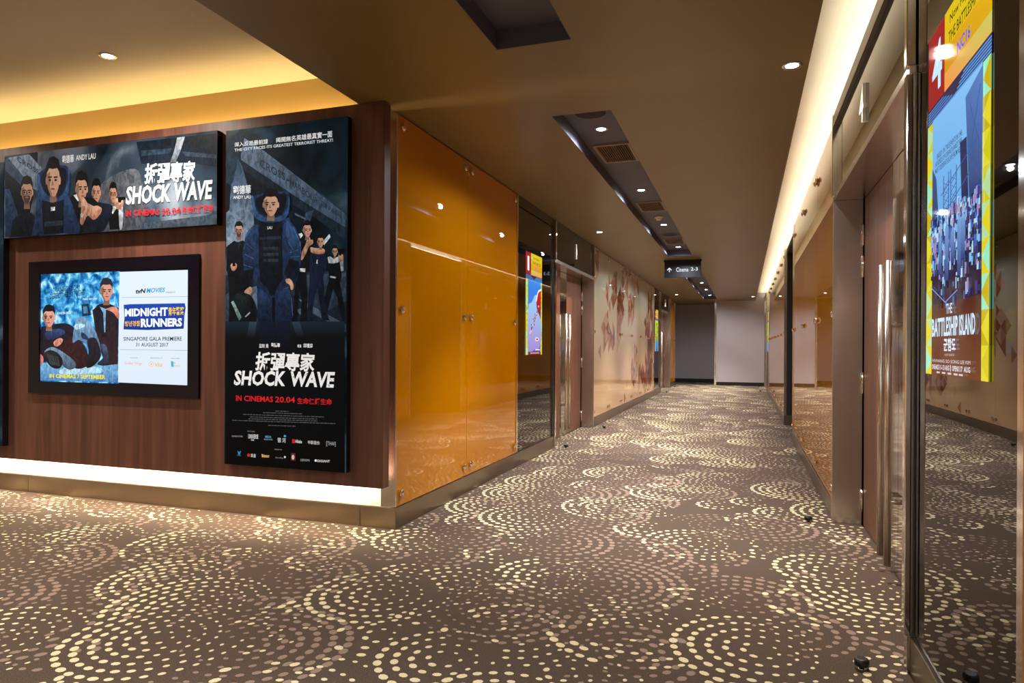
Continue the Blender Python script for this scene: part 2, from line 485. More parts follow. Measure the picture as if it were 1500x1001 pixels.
BUTTON = MB().lathe((0, 0, 0), (1, 0, 0), [(.013, -.03), (.013, .006), (.026, .008), (.026, .016), (.018, .023), (.005, .026)], 12).build('standoff_button', 'chrome', None, smooth=True)
BUTTON_ME = BUTTON.data
bpy.data.objects.remove(BUTTON)
def glass_panel(parent, side, y0, y1, z0, z1, material, buttons=True, zs=(0.222, 1.448, 2.668)):
    """a glass sheet held off the wall by chrome buttons; side -1 left wall, +1 right wall"""
    xf = XL - .012 if side < 0 else XR + .012      # visible face
    o = MB().box(xf, xf + side * .012, y0, y1, z0, z1).build('glass_panel', material, parent, 0.0015)
    o['label'] = {'orange_glass': 'amber back-painted glass panel', 'black_glass': 'black mirror glass panel', 'beige_glass': 'beige glass panel printed with brown triangles'}[material]
    if buttons:
        for z in zs:
            for y in (y0 + .07, y1 - .07):
                bt = bpy.data.objects.new('standoff_button', BUTTON_ME); COL.objects.link(bt)
                bt.parent = o
                bt.location = (xf, y, z); bt.rotation_euler = (0, 0, math.pi if side > 0 else 0)
    return o
mat('beige_glass', (226, 200, 158), 0.03, spec=0.5)
nt, b = nodes(MATS['beige_glass']); 
tc = nt.nodes.new('ShaderNodeTexCoord'); sx = nt.nodes.new('ShaderNodeSeparateXYZ'); nt.links.new(tc.outputs['Object'], sx.inputs[0])
mr = nt.nodes.new('ShaderNodeMapRange'); mr.inputs['From Min'].default_value = 0.6; mr.inputs['From Max'].default_value = 2.4
nt.links.new(sx.outputs['Z'], mr.inputs['Value'])
r = ramp(nt, mr.outputs[0], [(0.0, (228, 186, 138)), (0.5, (224, 200, 160)), (1.0, (206, 206, 182))])
nt.links.new(r.outputs[0], b.inputs['Base Color'])

SK = 0.140
glass_panel(wcl, -1, 4.012, 5.228, SK, ZC - .008, 'orange_glass')
glass_panel(wcl, -1, 5.232, 6.505, SK, ZC - .008, 'orange_glass')
glass_panel(wcl, -1, 6.555, 7.893, SK, 2.630, 'black_glass', False)
glass_panel(wcl, -1, 6.555, 7.893, 2.642, ZC - .004, 'black_glass', False)
box('edge_trim', 'chrome', wcl, XL - .03, XL - .004, 6.512, 6.545, SK, ZC - .004)
box('edge_trim', 'chrome', wcl, XL - .03, XL - .006, 4.003, 4.010, SK, ZC - .004)
gy = [10.175, 11.39, 12.61, 13.84, 15.09, 16.30, 17.51]
GP = []
for a, b_ in zip(gy[:-1], gy[1:]):
    GP.append((glass_panel(wcl, -1, a + .003, b_ - .003, SK, ZC - .008, 'beige_glass'), a, b_))
glass_panel(wcl, -1, 17.55, 18.77, SK, ZC - .004, 'black_glass', False)
glass_panel(wcl, -1, 21.28, 22.96, SK, ZC - .008, 'orange_glass')
box('edge_trim', 'chrome', wcl, XL - .03, XL - .004, 22.965, 23.0, 0, ZC - .004)
box('edge_trim', 'chrome', wcl, XL - .03, XL - .008, 17.515, 17.545, SK, ZC - .004)
# right wall
for a, b_ in ((5.225, 6.535), (6.54, 7.955), (7.96, 9.545)):
    glass_panel(wcr, 1, a, b_, .125, ZR, 'orange_glass')
for a, b_ in ((-1.2, 0.3), (0.305, 1.80)):
    glass_panel(wcr, 1, a, b_, SK, ZR, 'orange_glass')
glass_panel(wcr, 1, 1.845, 2.845, SK, ZR, 'black_glass', False)
yy = [11.62, 12.85, 14.08, 15.31, 16.54, 17.77, 19.0]
for a, b_ in zip(yy[:-1], yy[1:]):
    glass_panel(wcr, 1, a + .003, b_ - .003, .125, ZR, 'orange_glass' if a < 30 else 'black_glass')
glass_panel(wcr, 1, 19.05, 20.22, .125, ZR, 'black_glass', False)
box('edge_trim', 'chrome', wcr, XR + .002, XR + .04, 9.55, 9.58, .125, ZR)
box('edge_trim', 'brushed_steel', wcr, XR, XR + .13, 11.553, 11.615, .16, ZR)
box('edge_trim', 'chrome', wcr, XR + .002, XR + .03, 1.805, 1.84, SK, ZR)
box('edge_trim', 'chrome', wcr, XR + .002, XR + .03, 19.005, 19.045, .125, ZR)
box('edge_trim', 'brushed_steel', wcr, XR, XR + .03, 22.71, 23.29, 0, ZR)

# brushed steel skirting
bl = empty('baseboard_left', (0, 0, 0), kind='structure', label='brushed steel skirting under the left glass panels')
for a, b_ in ((3.996, 6.60), (6.603, 7.90), (10.16, 14.2), (14.203, 18.77), (21.26, 22.98)):
    box('skirting_board', 'skirting_steel', bl, XL, XL - .038, a, b_, 0, .137, 0.002)
br = empty('baseboard_right', (0, 0, 0), kind='structure', label='brushed steel skirting under the right glass panels')
for a, b_ in ((YB, 1.82), (1.823, 2.865), (5.21, 9.58), (11.56, 16.0), (16.003, 20.24)):
    box('skirting_board', 'skirting_steel', br, XR, XR + .038, a, b_, 0, .120 if a > 3 else .137, 0.002)
box('skirting_board', 'skirting_steel', br, XR, XR + .14, 11.545, 11.56, 0, .155, 0.002)

# printed triangles on the beige panels
BL = [(50, 110, 15, 60, .8), (135, 270, 20, 70, .95), (185, 350, 22, 70, 1.0), (215, 200, 30, 60, 1.0), (240, 380, 20, 60, .7),
      (110, 480, 20, 60, .6), (150, 520, 25, 60, .85), (270, 270, 12, 40, .8), (345, 400, 15, 60, .7), (345, 560, 15, 60, 1.0),
      (320, 480, 12, 30, .7), (270, 640, 12, 40, .8), (250, 720, 12, 50, .8), (340, 720, 20, 60, 1.0), (300, 750, 30, 50, .7),
      (210, 860, 8, 30, .6), (225, 800, 10, 40, .5), (70, 600, 15, 30, .35)]
def tri_density(y, z):
    px, py = proj(XL, y, z)
    cx_, cy_ = (px - 860) * 3.707, (py - 350) * 3.707
    return max(s_ * math.exp(-((cx_ - bx) / sx_ / 1.2) ** 2 - ((cy_ - by) / sy_ / 1.2) ** 2) for bx, by, sx_, sy_, s_ in BL)
TRI_COL = [(128, 66, 42), (146, 82, 56), (168, 104, 74), (190, 136, 104), (210, 168, 134), (222, 190, 156)]
rt = random.Random(5)
for o, a, b_ in GP:
    vv, ff, cc = [], [], []
    for (i, wq, hq) in [(k, (b_ - a) / 3, .50) for k in range(3)] + [(k, (b_ - a) / 6, .26) for k in range(6)]:
        small = hq < .3
        j = 0
        while j * hq / 2 < 2.7:
            zb = .1 + j * hq / 2 + (i % 2) * hq / 2 * 0
            point_right = (i + j) % 2 == 0
            y0, y1 = a + i * wq, a + (i + 1) * wq
            tri = [(y0, zb), (y0, zb + hq), (y1, zb + hq / 2)] if point_right else [(y1, zb), (y1, zb + hq), (y0, zb + hq / 2)]
            zc_ = zb + hq / 2
            d = tri_density((y0 + y1) / 2, zc_) + rt.uniform(-.18, .10)
            j += 1
            if d < (.30 if small else .22): continue
            if rt.random() < (.45 if small else .34): continue
            tri = [(min(max(q[0], a + .004), b_ - .004), min(max(q[1], SK + .002), ZC - .012)) for q in tri]
            k = min(5, max(0, int((1.0 - d) * 5 + rt.uniform(-1.0, 1.6))))
            base = len(vv)
            vv += [(XL - .012 + (.0007 if small else .0005), q[0], q[1]) for q in tri]; ff.append((base, base + 1, base + 2) if not point_right else (base, base + 2, base + 1))
            cc += [lin(TRI_COL[k])] * 3
    if not vv: continue
    me = bpy.data.meshes.new('triangle_print'); me.from_pydata(vv, [], ff)
    at = me.color_attributes.new('ink', 'FLOAT_COLOR', 'POINT')
    for k, c in enumerate(cc): at.data[k].color = (*c, 1)
    me.materials.append(MATS['glass_ink']); me.update()
    q = bpy.data.objects.new('triangle_print', me); COL.objects.link(q); q.parent = o

# end of the corridor
we = MB().box(-4.2, -0.87, 25.0, 25.2, 0, 2.8).box(-4.3, -4.2, 23.0, 25.2, 0, 2.8)
wend = struct('wall_end', we, 'grey_fabric', 'grey fabric wall in the dark recess at the corridor end')
wl_ = struct('wall_end_near', MB().box(-0.90, 0.9, 23.3, 25.2, 0, 3.0), 'grey_fabric', 'pale grey fabric wall closing the corridor')
box('edge_trim', 'chrome', wl_, -0.945, -0.88, 23.285, 23.32, 0, ZC)
box('edge_trim', 'polished_steel', wl_, -0.945, -0.901, 23.32, 25.0, 0, ZC)
struct('wall_end_side', MB().box(-4.2, -2.2, 23.0, 23.02, 0, 2.8), 'dark_wall_paint', 'side passage wall beyond the second door')
be = empty('baseboard_end', (0, 0, 0), kind='structure', label='dark skirting at the corridor end')
box('skirting_board', 'dark_skirting', be, -4.19, -0.95, 24.985, 25.0, 0, .13)
box('skirting_board', 'dark_skirting', be, -0.88, 0.62, 23.28, 23.30, 0, .11)

# ------------------------------------------------------------------ door portals
def portal(n, side, y0, y1, label):
    face = XL if side < 0 else XR
    X = lambda d: face + side * d
    top = ZC - .004 if side < 0 else ZR
    root = empty('door_%d' % n, (X(.1), (y0 + y1) / 2, 0), kind='structure', label=label)
    yf = y1 - .03
    box('jamb', 'jamb_steel', root, X(-.012), X(.225), y0, y0 + .045, 0, 2.222, 0.002)
    box('jamb', 'jamb_steel', root, X(-.012), X(.175), yf, y1, 0, 2.222, 0.002)
    box('lintel', 'brushed_steel', root, X(-.012), X(.225), y0, y1, 2.223, 2.252, 0.002)
    g = box('over_panel', 'black_glass', root, X(.010), X(.022), y0 + .05, y1 - .045, 2.262, top)
    g['label'] = 'black glass panel above the doors'
    if side > 0: box('head_trim', 'bronze_trim', root, X(-.012), X(.0095), y0 + .05, y1 - .045, 2.742, top)
    box('over_trim', 'brushed_steel', root, X(-.004), X(.022), y0 + .05, y1 - .045, 2.2525, 2.272)
    box('frame_post', 'chrome', root, X(-.022), X(.024), y0 - .002, y0 + .042, 2.2525, top, 0.004)
    box('frame_post', 'chrome', root, X(-.022), X(.024), y1 - .042, y1, 2.2525, top, 0.004)
    box('frame_post', 'chrome', root, X(-.022), X(.0), y0 - .004, y0 + .040, .137, 2.2225, 0.004)
    box('door_seal', 'black_gap', root, X(.176), X(.226), yf - .022, yf + .025, 0, 2.222)
    mid = (y0 + y1) / 2
    leaf_spans = ((y0 + .047, mid - .003, mid - .003, -1), (mid + .003, yf - .024, mid + .003, 1))
    for (a, b_, m_, sg) in leaf_spans:
        leaf = box('door_leaf', 'door_walnut', root, X(.180), X(.224), a, b_, .008, 2.220, 0.002)
        box('edge_plate', 'polished_steel', leaf, X(.1775), X(.1799), m_, m_ + sg * .165, .01, 2.218)['label'] = 'polished steel edge plate'
        hb = MB(); yh = m_ + sg * .095; xh = X(.112)
        hb.cyl((xh, yh, .09), (xh, yh, 1.655), .017, 14)
        for z in (.42, 1.33): hb.cyl((xh, yh, z), (X(.178), yh, z), .013, 12)
        hb.build('pull_handle', 'brushed_steel', leaf, smooth=True)['label'] = 'long brushed steel pull handle'
        ye = b_ + .008 if sg > 0 else a - .004
        for z in (.10, .90, 1.69, 1.905):
            MB().cyl((X(.172), ye, z), (X(.172), ye, z + .145), .009, 10).build('hinge', 'chrome', leaf, smooth=True)
    # chrome numeral
    vv, ff = text_geo(str(n), 0.0, 0.0, 0.5)
    ax = [p[0] for p in vv]; ay = [p[1] for p in vv]; az = [p[2] for p in vv]
    sc = .20 / (max(ay) - min(ay)); mb = MB(); ymid = (min(ax) + max(ax)) / 2
    for p in vv:
        d = .0095 - .015 * (p[2] - min(az)) / (max(az) - min(az) + 1e-6)
        # reading direction: left wall is read towards +y, right wall towards -y
        yv = (p[0] - ymid) * sc * (1 if side < 0 else -1)
        mb.v.append((X(d), mid + yv, 2.40 + (p[1] - min(ay)) * sc))
    mb.f = [tuple(f) for f in ff]
    if True:
        pass
    mb.build('door_number', 'numeral', root)['label'] = 'chrome numeral on the black glass'
    return root
portal(1, -1, *D1, 'walnut double doors numbered 1 in a steel portal')
portal(2, -1, *D2, 'walnut double doors numbered 2 far down the left wall')
portal(4, 1, *D4, 'walnut double doors numbered 4 beside the near display screen')
portal(3, 1, *D3, 'walnut double doors numbered 3 at the far end of the right wall')

# ------------------------------------------------------------------ lamps
def lamp_data(name, watts, color, angle, blend):
    L = bpy.data.lights.new(name, 'SPOT'); L.energy = watts; L.color = color
    L.spot_size = math.radians(angle); L.spot_blend = blend; L.shadow_soft_size = 0.022
    return L
LD = {'slot': lamp_data('slot_beam', P_SLOT, C_SLOT, 80, 1.0), 'ceil': lamp_data('ceiling_beam', P_CEIL, C_CEIL, 90, 1.0),
      'foyer': lamp_data('foyer_beam', P_FOYER, C_FOYER, 100, 1.0)}
SP = {'slot': lamp_data('slot_spill', P_SLOT * .13, (.88, .92, 1.0), 168, 0.6), 'ceil': lamp_data('ceiling_spill', P_CEIL * .25, C_CEIL, 160, 0.8),
      'foyer': lamp_data('foyer_spill', P_FOYER * .3, C_FOYER, 160, 0.8)}
def make_downlight(kind, lens):
    root = empty('downlight', (0, 0, 0))
    MB().lathe((0, 0, -.006), (0, 0, 1), [(.036, .003), (.052, 0), (.054, .003), (.054, .0055), (.036, .0055)], 20).build('trim_ring', 'brushed_steel', root, smooth=True)
    MB().lathe((0, 0, -.006), (0, 0, 1), [(.010, .0008), (.034, .002), (.035, .0055)], 18).build('lens', lens, root)
    lo = bpy.data.objects.new('beam', LD[kind]); COL.objects.link(lo); lo.parent = root; lo.location = (0, 0, -.03)
    lo = bpy.data.objects.new('spill', SP[kind]); COL.objects.link(lo); lo.parent = root; lo.location = (0, 0, -.035)
    return root
protos = {}
def downlight(kind, x, y, z, label, group=None):
    lens = 'lamp_lens_cool' if kind == 'slot' else 'lamp_lens'
    if kind not in protos: protos[kind] = make_downlight(kind, lens); o = protos[kind]
    else: o = copy_tree(protos[kind])
    o.location = (x, y, z)
    if 'group' in o.keys() and not group: del o['group']
    tag(o, label, 'downlight', group)
XM = (XS0 + XS1) / 2
OUT = 'downlights out of view behind the camera'
for y, lb in ((5.08, 'slot downlight between the ceiling speaker and the nearest air vent'), (7.17, 'slot downlight just before the second air vent'),
              (9.27, 'slot downlight beyond the white smoke detector'), (11.37, 'last downlight at the far end of the long ceiling slot'),
              (13.5, 'slot downlight hidden behind the hanging sign'), (15.6, 'slot downlight just above and beyond the hanging sign'),
              (17.75, 'nearest visible downlight of the far ceiling slot past the sign'), (19.85, 'middle visible downlight of the far ceiling slot past the sign'),
              (21.9, 'last visible downlight of the far ceiling slot past the sign')):
    downlight('slot', XM, y, ZS, lb)
for y in (0.45, -1.65, -3.75): downlight('slot', XM, y, ZS, 'slot downlight out of view behind the camera', OUT)
downlight('ceil', .236, 4.02, ZC, 'ceiling downlight nearest the camera, close to the bright cove')
downlight('ceil', -1.847, 9.01, ZC, 'ceiling downlight left of the long slot, by the first left doors')
downlight('ceil', -1.865, 20.1, ZC, 'small far ceiling downlight left of the slot, by the second left doors')
downlight('ceil', .222, 21.47, ZC, 'small far ceiling downlight at the end of the cove')
downlight('foyer', -3.86, 3.29, ZF, 'downlight in the raised golden ceiling above the film posters')
for x, y in ((-6.2, 3.29), (-3.86, 0.9), (-6.2, 0.9), (-3.86, -1.6), (-6.2, -1.6), (-3.86, -4.0), (-6.2, -4.0)):  # assumed unseen lamps; the rearmost pair added to brighten what the steel jambs reflect
    downlight('foyer', x, y, ZF, 'unseen foyer downlight added to brighten the foyer', OUT)

# ------------------------------------------------------------------ ceiling fittings
def make_vent():
    root = empty('air_vent', (0, 0, 0))
    W, Ln = .30, .54
    mb = MB()
    mb.box(-W / 2, W / 2, -Ln / 2, -Ln / 2 + .03, -.012, 0); mb.box(-W / 2, W / 2, Ln / 2 - .03, Ln / 2, -.012, 0)
    mb.box(-W / 2, -W / 2 + .022, -Ln / 2 + .03, Ln / 2 - .03, -.012, 0); mb.box(W / 2 - .022, W / 2, -Ln / 2 + .03, Ln / 2 - .03, -.012, 0)
    mb.build('frame', 'vent_paint', root)
    MB().box(-W / 2 + .022, W / 2 - .022, -Ln / 2 + .03, Ln / 2 - .03, -.002, 0).build('backing', 'black_gap', root)
    me = None
    for k in range(14):
        x = -W / 2 + .022 + (W - .044) * (k + .5) / 14
        if me is None:
            o = MB().box(-.0024, .0024, -Ln / 2 + .03, Ln / 2 - .03, -.011, -.0025).build('slat', 'vent_paint', root); me = o.data
        else:
            o = bpy.data.objects.new('slat', me); COL.objects.link(o); o.parent = root
        o.location = (x, 0, 0); o.rotation_euler = (0, .3, 0)
    return root
v0_ = make_vent()
for k, (y, lb) in enumerate(((5.735, 'nearest slatted air vent in the long ceiling slot'), (8.02, 'second slatted air vent, beside the white smoke detector'),
                             (10.72, 'third slatted air vent, near the end of the long ceiling slot'), (18.8, 'slatted air vent in the far ceiling slot past the sign'))):
    o = v0_ if k == 0 else copy_tree(v0_)
    o.location = (XM, y, ZS); tag(o, lb, 'air vent')
def speaker(y, label, r_=.125):
    root = empty('ceiling_speaker', (XM, y, ZS), label, 'speaker')
    MB().lathe((XM, y, ZS - .008), (0, 0, 1), [(r_, 0), (r_ + .012, .002), (r_ + .012, .0075), (r_, .0075)], 28).build('rim', 'slot_paint', root)
    MB().lathe((XM, y, ZS - .010), (0, 0, 1), [(r_ * .3, 0), (r_ * .8, .001), (r_ - .002, .004), (r_ - .002, .009)], 28).build('grille', 'speaker_cloth', root)
speaker(4.70, 'round dark speaker at the near end of the long ceiling slot')
speaker(10.1, 'round dark speaker between the second and third air vents')
sd = empty('smoke_detector', (XM, 8.70, ZS), 'small white smoke detector past the second air vent', 'smoke detector')
MB().lathe((XM, 8.70, ZS), (0, 0, -1), [(.055, 0), (.055, .012), (.045, .02)], 20).build('base', 'cove_paint', sd, smooth=True)
MB().lathe((XM, 8.70, ZS - .0202), (0, 0, -1), [(.034, 0), (.032, .018), (.02, .024)], 18).build('sensor_cap', 'cove_paint', sd, smooth=True)

# hanging sign
sg = empty('hanging_sign', (-1.03, 12.3, 2.44), 'black hanging sign with white arrow reading Cinema 2-3', 'sign')
box('sign_box', 'sign_black', sg, -1.352, -.728, 12.29, 12.35, 2.442, 2.722, 0.003)
box('ceiling_mount', 'sign_black', sg, -1.365, -.715, 12.28, 12.36, 2.722, 2.7495, 0.002)
P = Print('y', 12.29, -1, 3)
P.auto = ('lettering', 'screen_ink', sg)
P.text('Cinema', 990.5, 392, 398.5, 1008.3, 392, 397.8, (235, 240, 255), 0.006)
P.text('2-3', 1012, 391.8, 396.8, 1022, 391.6, 396.6, (235, 240, 255), 0.006)
def bar(p, a, b_, wd, col):
    dx, dy = b_[0] - a[0], b_[1] - a[1]; L = math.hypot(dx, dy); nx, ny = -dy / L * wd / 2, dx / L * wd / 2
    p.poly([(a[0] + nx, a[1] + ny), (b_[0] + nx, b_[1] + ny), (b_[0] - nx, b_[1] - ny), (a[0] - nx, a[1] - ny)], col)
bar(P, (980.5, 399), (980.5, 393), 1.1, (235, 240, 255))
bar(P, (977.3, 396.2), (980.7, 392.8), 1.1, (235, 240, 255)); bar(P, (983.7, 396.0), (980.3, 392.8), 1.1, (235, 240, 255))
P.flush('arrow', 'screen_ink', sg)

# door stops
def make_stop():
    root = empty('door_stop', (0, 0, 0))
    MB().lathe((0, 0, 0), (0, 0, 1), [(.018, 0), (.018, .004), (.007, .006), (.007, .02)], 14).build('foot', 'chrome', root, smooth=True)
    MB().lathe((0, 0, .012), (0, 0, 1), [(.021, 0), (.026, .003), (.026, .02), (.023, .026), (.018, .028)], 20).build('rubber_cap', 'rubber', root, smooth=True)
    return root
s0 = make_stop()
for k, (x, y, lb) in enumerate(((.421, 2.85, 'black rubber door stop nearest the camera, before the doors numbered 4'), (.423, 5.15, 'black rubber door stop beside the far jamb of the doors numbered 4'),
                                (-2.02, 7.95, 'black rubber door stop at the near side of the doors numbered 1'), (-1.976, 10.06, 'black rubber door stop at the far jamb of the doors numbered 1'),
                                (-1.99, 18.8, 'tiny black door stop before the far left doors'), (-2.04, 21.5, 'tiny black door stop past the far left doors'),
                                (.418, 20.3, 'tiny black door stop before the far right doors'), (.423, 22.8, 'tiny black door stop closest to the pale end wall'))):
    o = s0 if k == 0 else copy_tree(s0)
    o.location = (x, y, 0.0007); tag(o, lb, 'door stop')
#PRINTS
# ------------------------------------------------------------------ printed pictures
def head(p, cx, cy, w_, h_, skin=(205, 160, 132), hair=(20, 20, 24), glasses=False, beard=False, turn=0.0, light=1):
    keep, p.mot = p.mot, 0.15
    sh = tuple(v * .66 for v in skin); dk = tuple(v * .42 for v in skin)
    p.poly([(cx - .42 * w_, cy + .5 * h_), (cx + .45 * w_, cy + .5 * h_), (cx + .55 * w_, cy + 1.45 * h_), (cx - .55 * w_, cy + 1.45 * h_)], dk, sh)      # neck
    p.poly(ell(cx - 1.0 * w_, cy + .05 * h_, .16 * w_, .26 * h_), sh); p.poly(ell(cx + 1.0 * w_, cy + .05 * h_, .16 * w_, .26 * h_), skin)
    p.poly([(cx - .98 * w_, cy - .35 * h_), (cx - .6 * w_, cy - .95 * h_), (cx + .1 * w_, cy - 1.1 * h_), (cx + .75 * w_, cy - .85 * h_), (cx + .98 * w_, cy - .25 * h_),
            (cx + .88 * w_, cy + .35 * h_), (cx + .5 * w_, cy + .85 * h_), (cx + .05 * w_, cy + 1.03 * h_), (cx - .5 * w_, cy + .82 * h_), (cx - .9 * w_, cy + .3 * h_)], skin, tuple(v * .92 for v in skin), True)
    d = -light
    p.poly([(cx + d * .98 * w_, cy - .3 * h_), (cx + d * .5 * w_, cy - .5 * h_), (cx + d * .42 * w_, cy + .1 * h_), (cx + d * .55 * w_, cy + .45 * h_), (cx + d * .1 * w_, cy + .98 * h_),
            (cx + d * .5 * w_, cy + .84 * h_), (cx + d * .9 * w_, cy + .32 * h_)], sh)
    if beard:
        p.poly([(cx - .6 * w_, cy + .35 * h_), (cx, cy + .28 * h_), (cx + .6 * w_, cy + .35 * h_), (cx + .4 * w_, cy + .9 * h_), (cx, cy + 1.02 * h_), (cx - .4 * w_, cy + .88 * h_)], (70, 54, 48), None, True)
        p.poly(ell(cx, cy + .46 * h_, .3 * w_, .07 * h_), (150, 96, 86))
    p.poly([(cx - 1.06 * w_, cy - .1 * h_), (cx - 1.1 * w_, cy - .8 * h_), (cx - .6 * w_, cy - 1.35 * h_), (cx + .1 * w_, cy - 1.45 * h_), (cx + .8 * w_, cy - 1.25 * h_), (cx + 1.1 * w_, cy - .7 * h_),
            (cx + 1.02 * w_, cy - .15 * h_), (cx + .9 * w_, cy - .5 * h_), (cx + .6 * w_, cy - .72 * h_), (cx, cy - .66 * h_), (cx - .6 * w_, cy - .7 * h_), (cx - .92 * w_, cy - .45 * h_)], hair)
    t = turn * w_
    for s_ in (-1, 1):
        ex = cx + t + s_ * .44 * w_
        p.poly([(ex - .3 * w_, cy - .2 * h_), (ex + .3 * w_, cy - .22 * h_), (ex + .28 * w_, cy - .12 * h_), (ex - .28 * w_, cy - .10 * h_)], (38, 28, 26))
        p.poly(ell(ex, cy + .02 * h_, .2 * w_, .075 * h_, n=8), (30, 22, 22))
        if glasses:
            for a, b_ in (((ex - .34 * w_, cy - .12 * h_), (ex + .34 * w_, cy - .12 * h_)), ((ex - .34 * w_, cy + .2 * h_), (ex + .34 * w_, cy + .2 * h_)),
                          ((ex - .34 * w_, cy - .12 * h_), (ex - .34 * w_, cy + .2 * h_)), ((ex + .34 * w_, cy - .12 * h_), (ex + .34 * w_, cy + .2 * h_))):
                bar(p, a, b_, .1 * w_, (16, 14, 16))
    p.poly([(cx + t - .02 * w_, cy - .05 * h_), (cx + t + .12 * w_, cy + .32 * h_), (cx + t - .2 * w_, cy + .36 * h_)], sh)
    if not beard:
        p.poly(ell(cx + t, cy + .56 * h_, .34 * w_, .06 * h_, n=10), (140, 72, 66))
    p.mot = keep
def shapes(p, K, lst):
    for q in lst:
        pts, col = q[0], q[1]
        p.poly(K(pts), col, q[2] if len(q) > 2 else None, q[3] if len(q) > 3 else True)
def poster_box(name, yf, tl, br, label, depth):
    a, c = on_y(*tl, yf), on_y(*br, yf)
    x0, x1, z0, z1 = a[0], c[0], c[2], a[2]
    root = empty(name, ((x0 + x1) / 2, yf + depth / 2, z0), label, 'poster')
    box('light_box', 'black_plastic', root, x0, x1, yf, 3.7998, z0, z1, 0.0)
    return root, (x0, x1, z0, z1)
def backdrop(root, yf, ext, material, name='print_background'):
    x0, x1, z0, z1 = ext
    mb = MB(); y = yf - .0001
    mb.v = [(x0 + .001, y, z0 + .001), (x1 - .001, y, z0 + .001), (x1 - .001, y, z1 - .001), (x0 + .001, y, z1 - .001)]; mb.f = [(0, 1, 2, 3)]
    return mb.build(name, material, root)

NAVY, NAVY_L, NAVY_D = (26, 46, 80), (48, 78, 122), (12, 20, 36)
SKIN = (206, 164, 138); BLK = (12, 15, 20); SLATE = (92, 112, 134)

# --- tall portrait poster
YP = 3.755
port, ext = poster_box('film_poster', YP, (331, 192), (507, 693), 'tall dark blue film poster with armoured figure and red release date', .045)
backdrop(port, YP, ext, 'storm_print')
P = Print('y', YP, -1, 6); P.rect = ext
A, B, L3 = crop(320, 160, 5.005), crop(320, 300, 4.55), crop(330, 480, 4.547)
shapes(P, A, [
    ([(57, 1010), (57, 560), (130, 330), (175, 420), (250, 640), (270, 1010)], (44, 66, 92), (120, 140, 164), False),
    ([(57, 560), (57, 230), (160, 165), (185, 160), (110, 520), (70, 600)], (24, 42, 58), (34, 54, 74), False),
    ([(57, 540), (92, 560), (80, 740), (57, 760)], (10, 18, 26), None, False),
    ([(165, 330), (190, 212), (300, 280), (640, 540), (930, 768), (930, 866), (640, 690), (165, 372)], (98, 118, 142), (56, 76, 98), False),
    ([(165, 372), (640, 690), (930, 866), (930, 960), (700, 790), (480, 660), (180, 440)], (18, 32, 46), (26, 42, 58), False),
    ([(180, 440), (480, 660), (540, 720), (560, 830), (330, 830), (230, 620)], (10, 18, 28), (20, 34, 48), False),
    ([(640, 760), (700, 740), (660, 860), (610, 900)], (54, 76, 98), (40, 58, 80), False),
    ([(560, 760), (640, 800), (640, 812), (560, 776)], (86, 104, 124), None, False),
])
shapes(P, B, [
    # concrete ground with road markings
    ([(50, 470), (850, 440), (850, 880), (50, 880)], (34, 46, 60), (16, 24, 34), False),
    ([(540, 470), (850, 455), (850, 640), (700, 720), (560, 640)], (54, 70, 88), (34, 48, 62), False),
    ([(530, 625), (560, 640), (850, 800), (850, 850), (620, 720)], (88, 104, 122), (40, 54, 70), False),
    ([(520, 700), (545, 690), (680, 850), (640, 860)], (70, 88, 106), None, False),
    ([(200, 560), (260, 540), (262, 870), (215, 870)], (100, 118, 136), (40, 56, 72), False),
    ([(52, 600), (90, 570), (70, 860), (52, 860)], (60, 78, 96), (30, 44, 58), False),
    ([(690, 250), (740, 195), (748, 215), (705, 270)], (196, 210, 224), None, False),
    # man with glasses on the left
    ([(60, 275), (105, 240), (130, 250), (165, 238), (190, 265), (200, 420), (185, 560), (215, 930), (222, 960), (180, 960), (150, 640), (125, 640), (105, 960), (68, 962), (72, 560), (60, 450), (52, 440)], (16, 20, 26), (10, 13, 18), False),
    ([(112, 240), (128, 262), (150, 240), (138, 300)], (34, 40, 48), None, False),
    ([(82, 400), (100, 388), (122, 398), (118, 430), (96, 442), (84, 424)], SKIN, (150, 108, 88)),
    ([(92, 384), (110, 380), (116, 408), (96, 412)], (14, 14, 16), None, False),
])
head(P, *B([(137, 172)])[0], 5.6, 9.6, (196, 158, 136), (22, 22, 24), True, True)
shapes(P, B, [
    # right: three men aiming past the main figure
    ([(760, 340), (790, 330), (815, 350), (822, 480), (810, 520), (845, 700), (842, 780), (825, 776), (792, 620), (765, 560), (720, 740), (745, 772), (700, 768), (690, 720), (720, 560), (738, 500), (735, 400)], (14, 18, 24), (10, 13, 18), False),
    ([(735, 390), (728, 350), (745, 345), (770, 362), (800, 345), (818, 360), (800, 385), (766, 392)], (208, 214, 220), (150, 160, 172), False),
    ([(806, 350), (832, 345), (834, 440), (818, 445)], (196, 204, 212), (120, 132, 146), False),
    ([(800, 338), (830, 334), (832, 372), (808, 378)], SKIN, (160, 116, 94)),
    ([(794, 296), (840, 292), (842, 318), (822, 324), (818, 340), (806, 340), (806, 322)], (10, 10, 12), None, False),
    ([(745, 474), (785, 482), (782, 492), (745, 486)], (190, 196, 204), None, False),
])
head(P, *B([(777, 312)])[0], 3.6, 6.8, (196, 152, 126), (18, 18, 20), True)
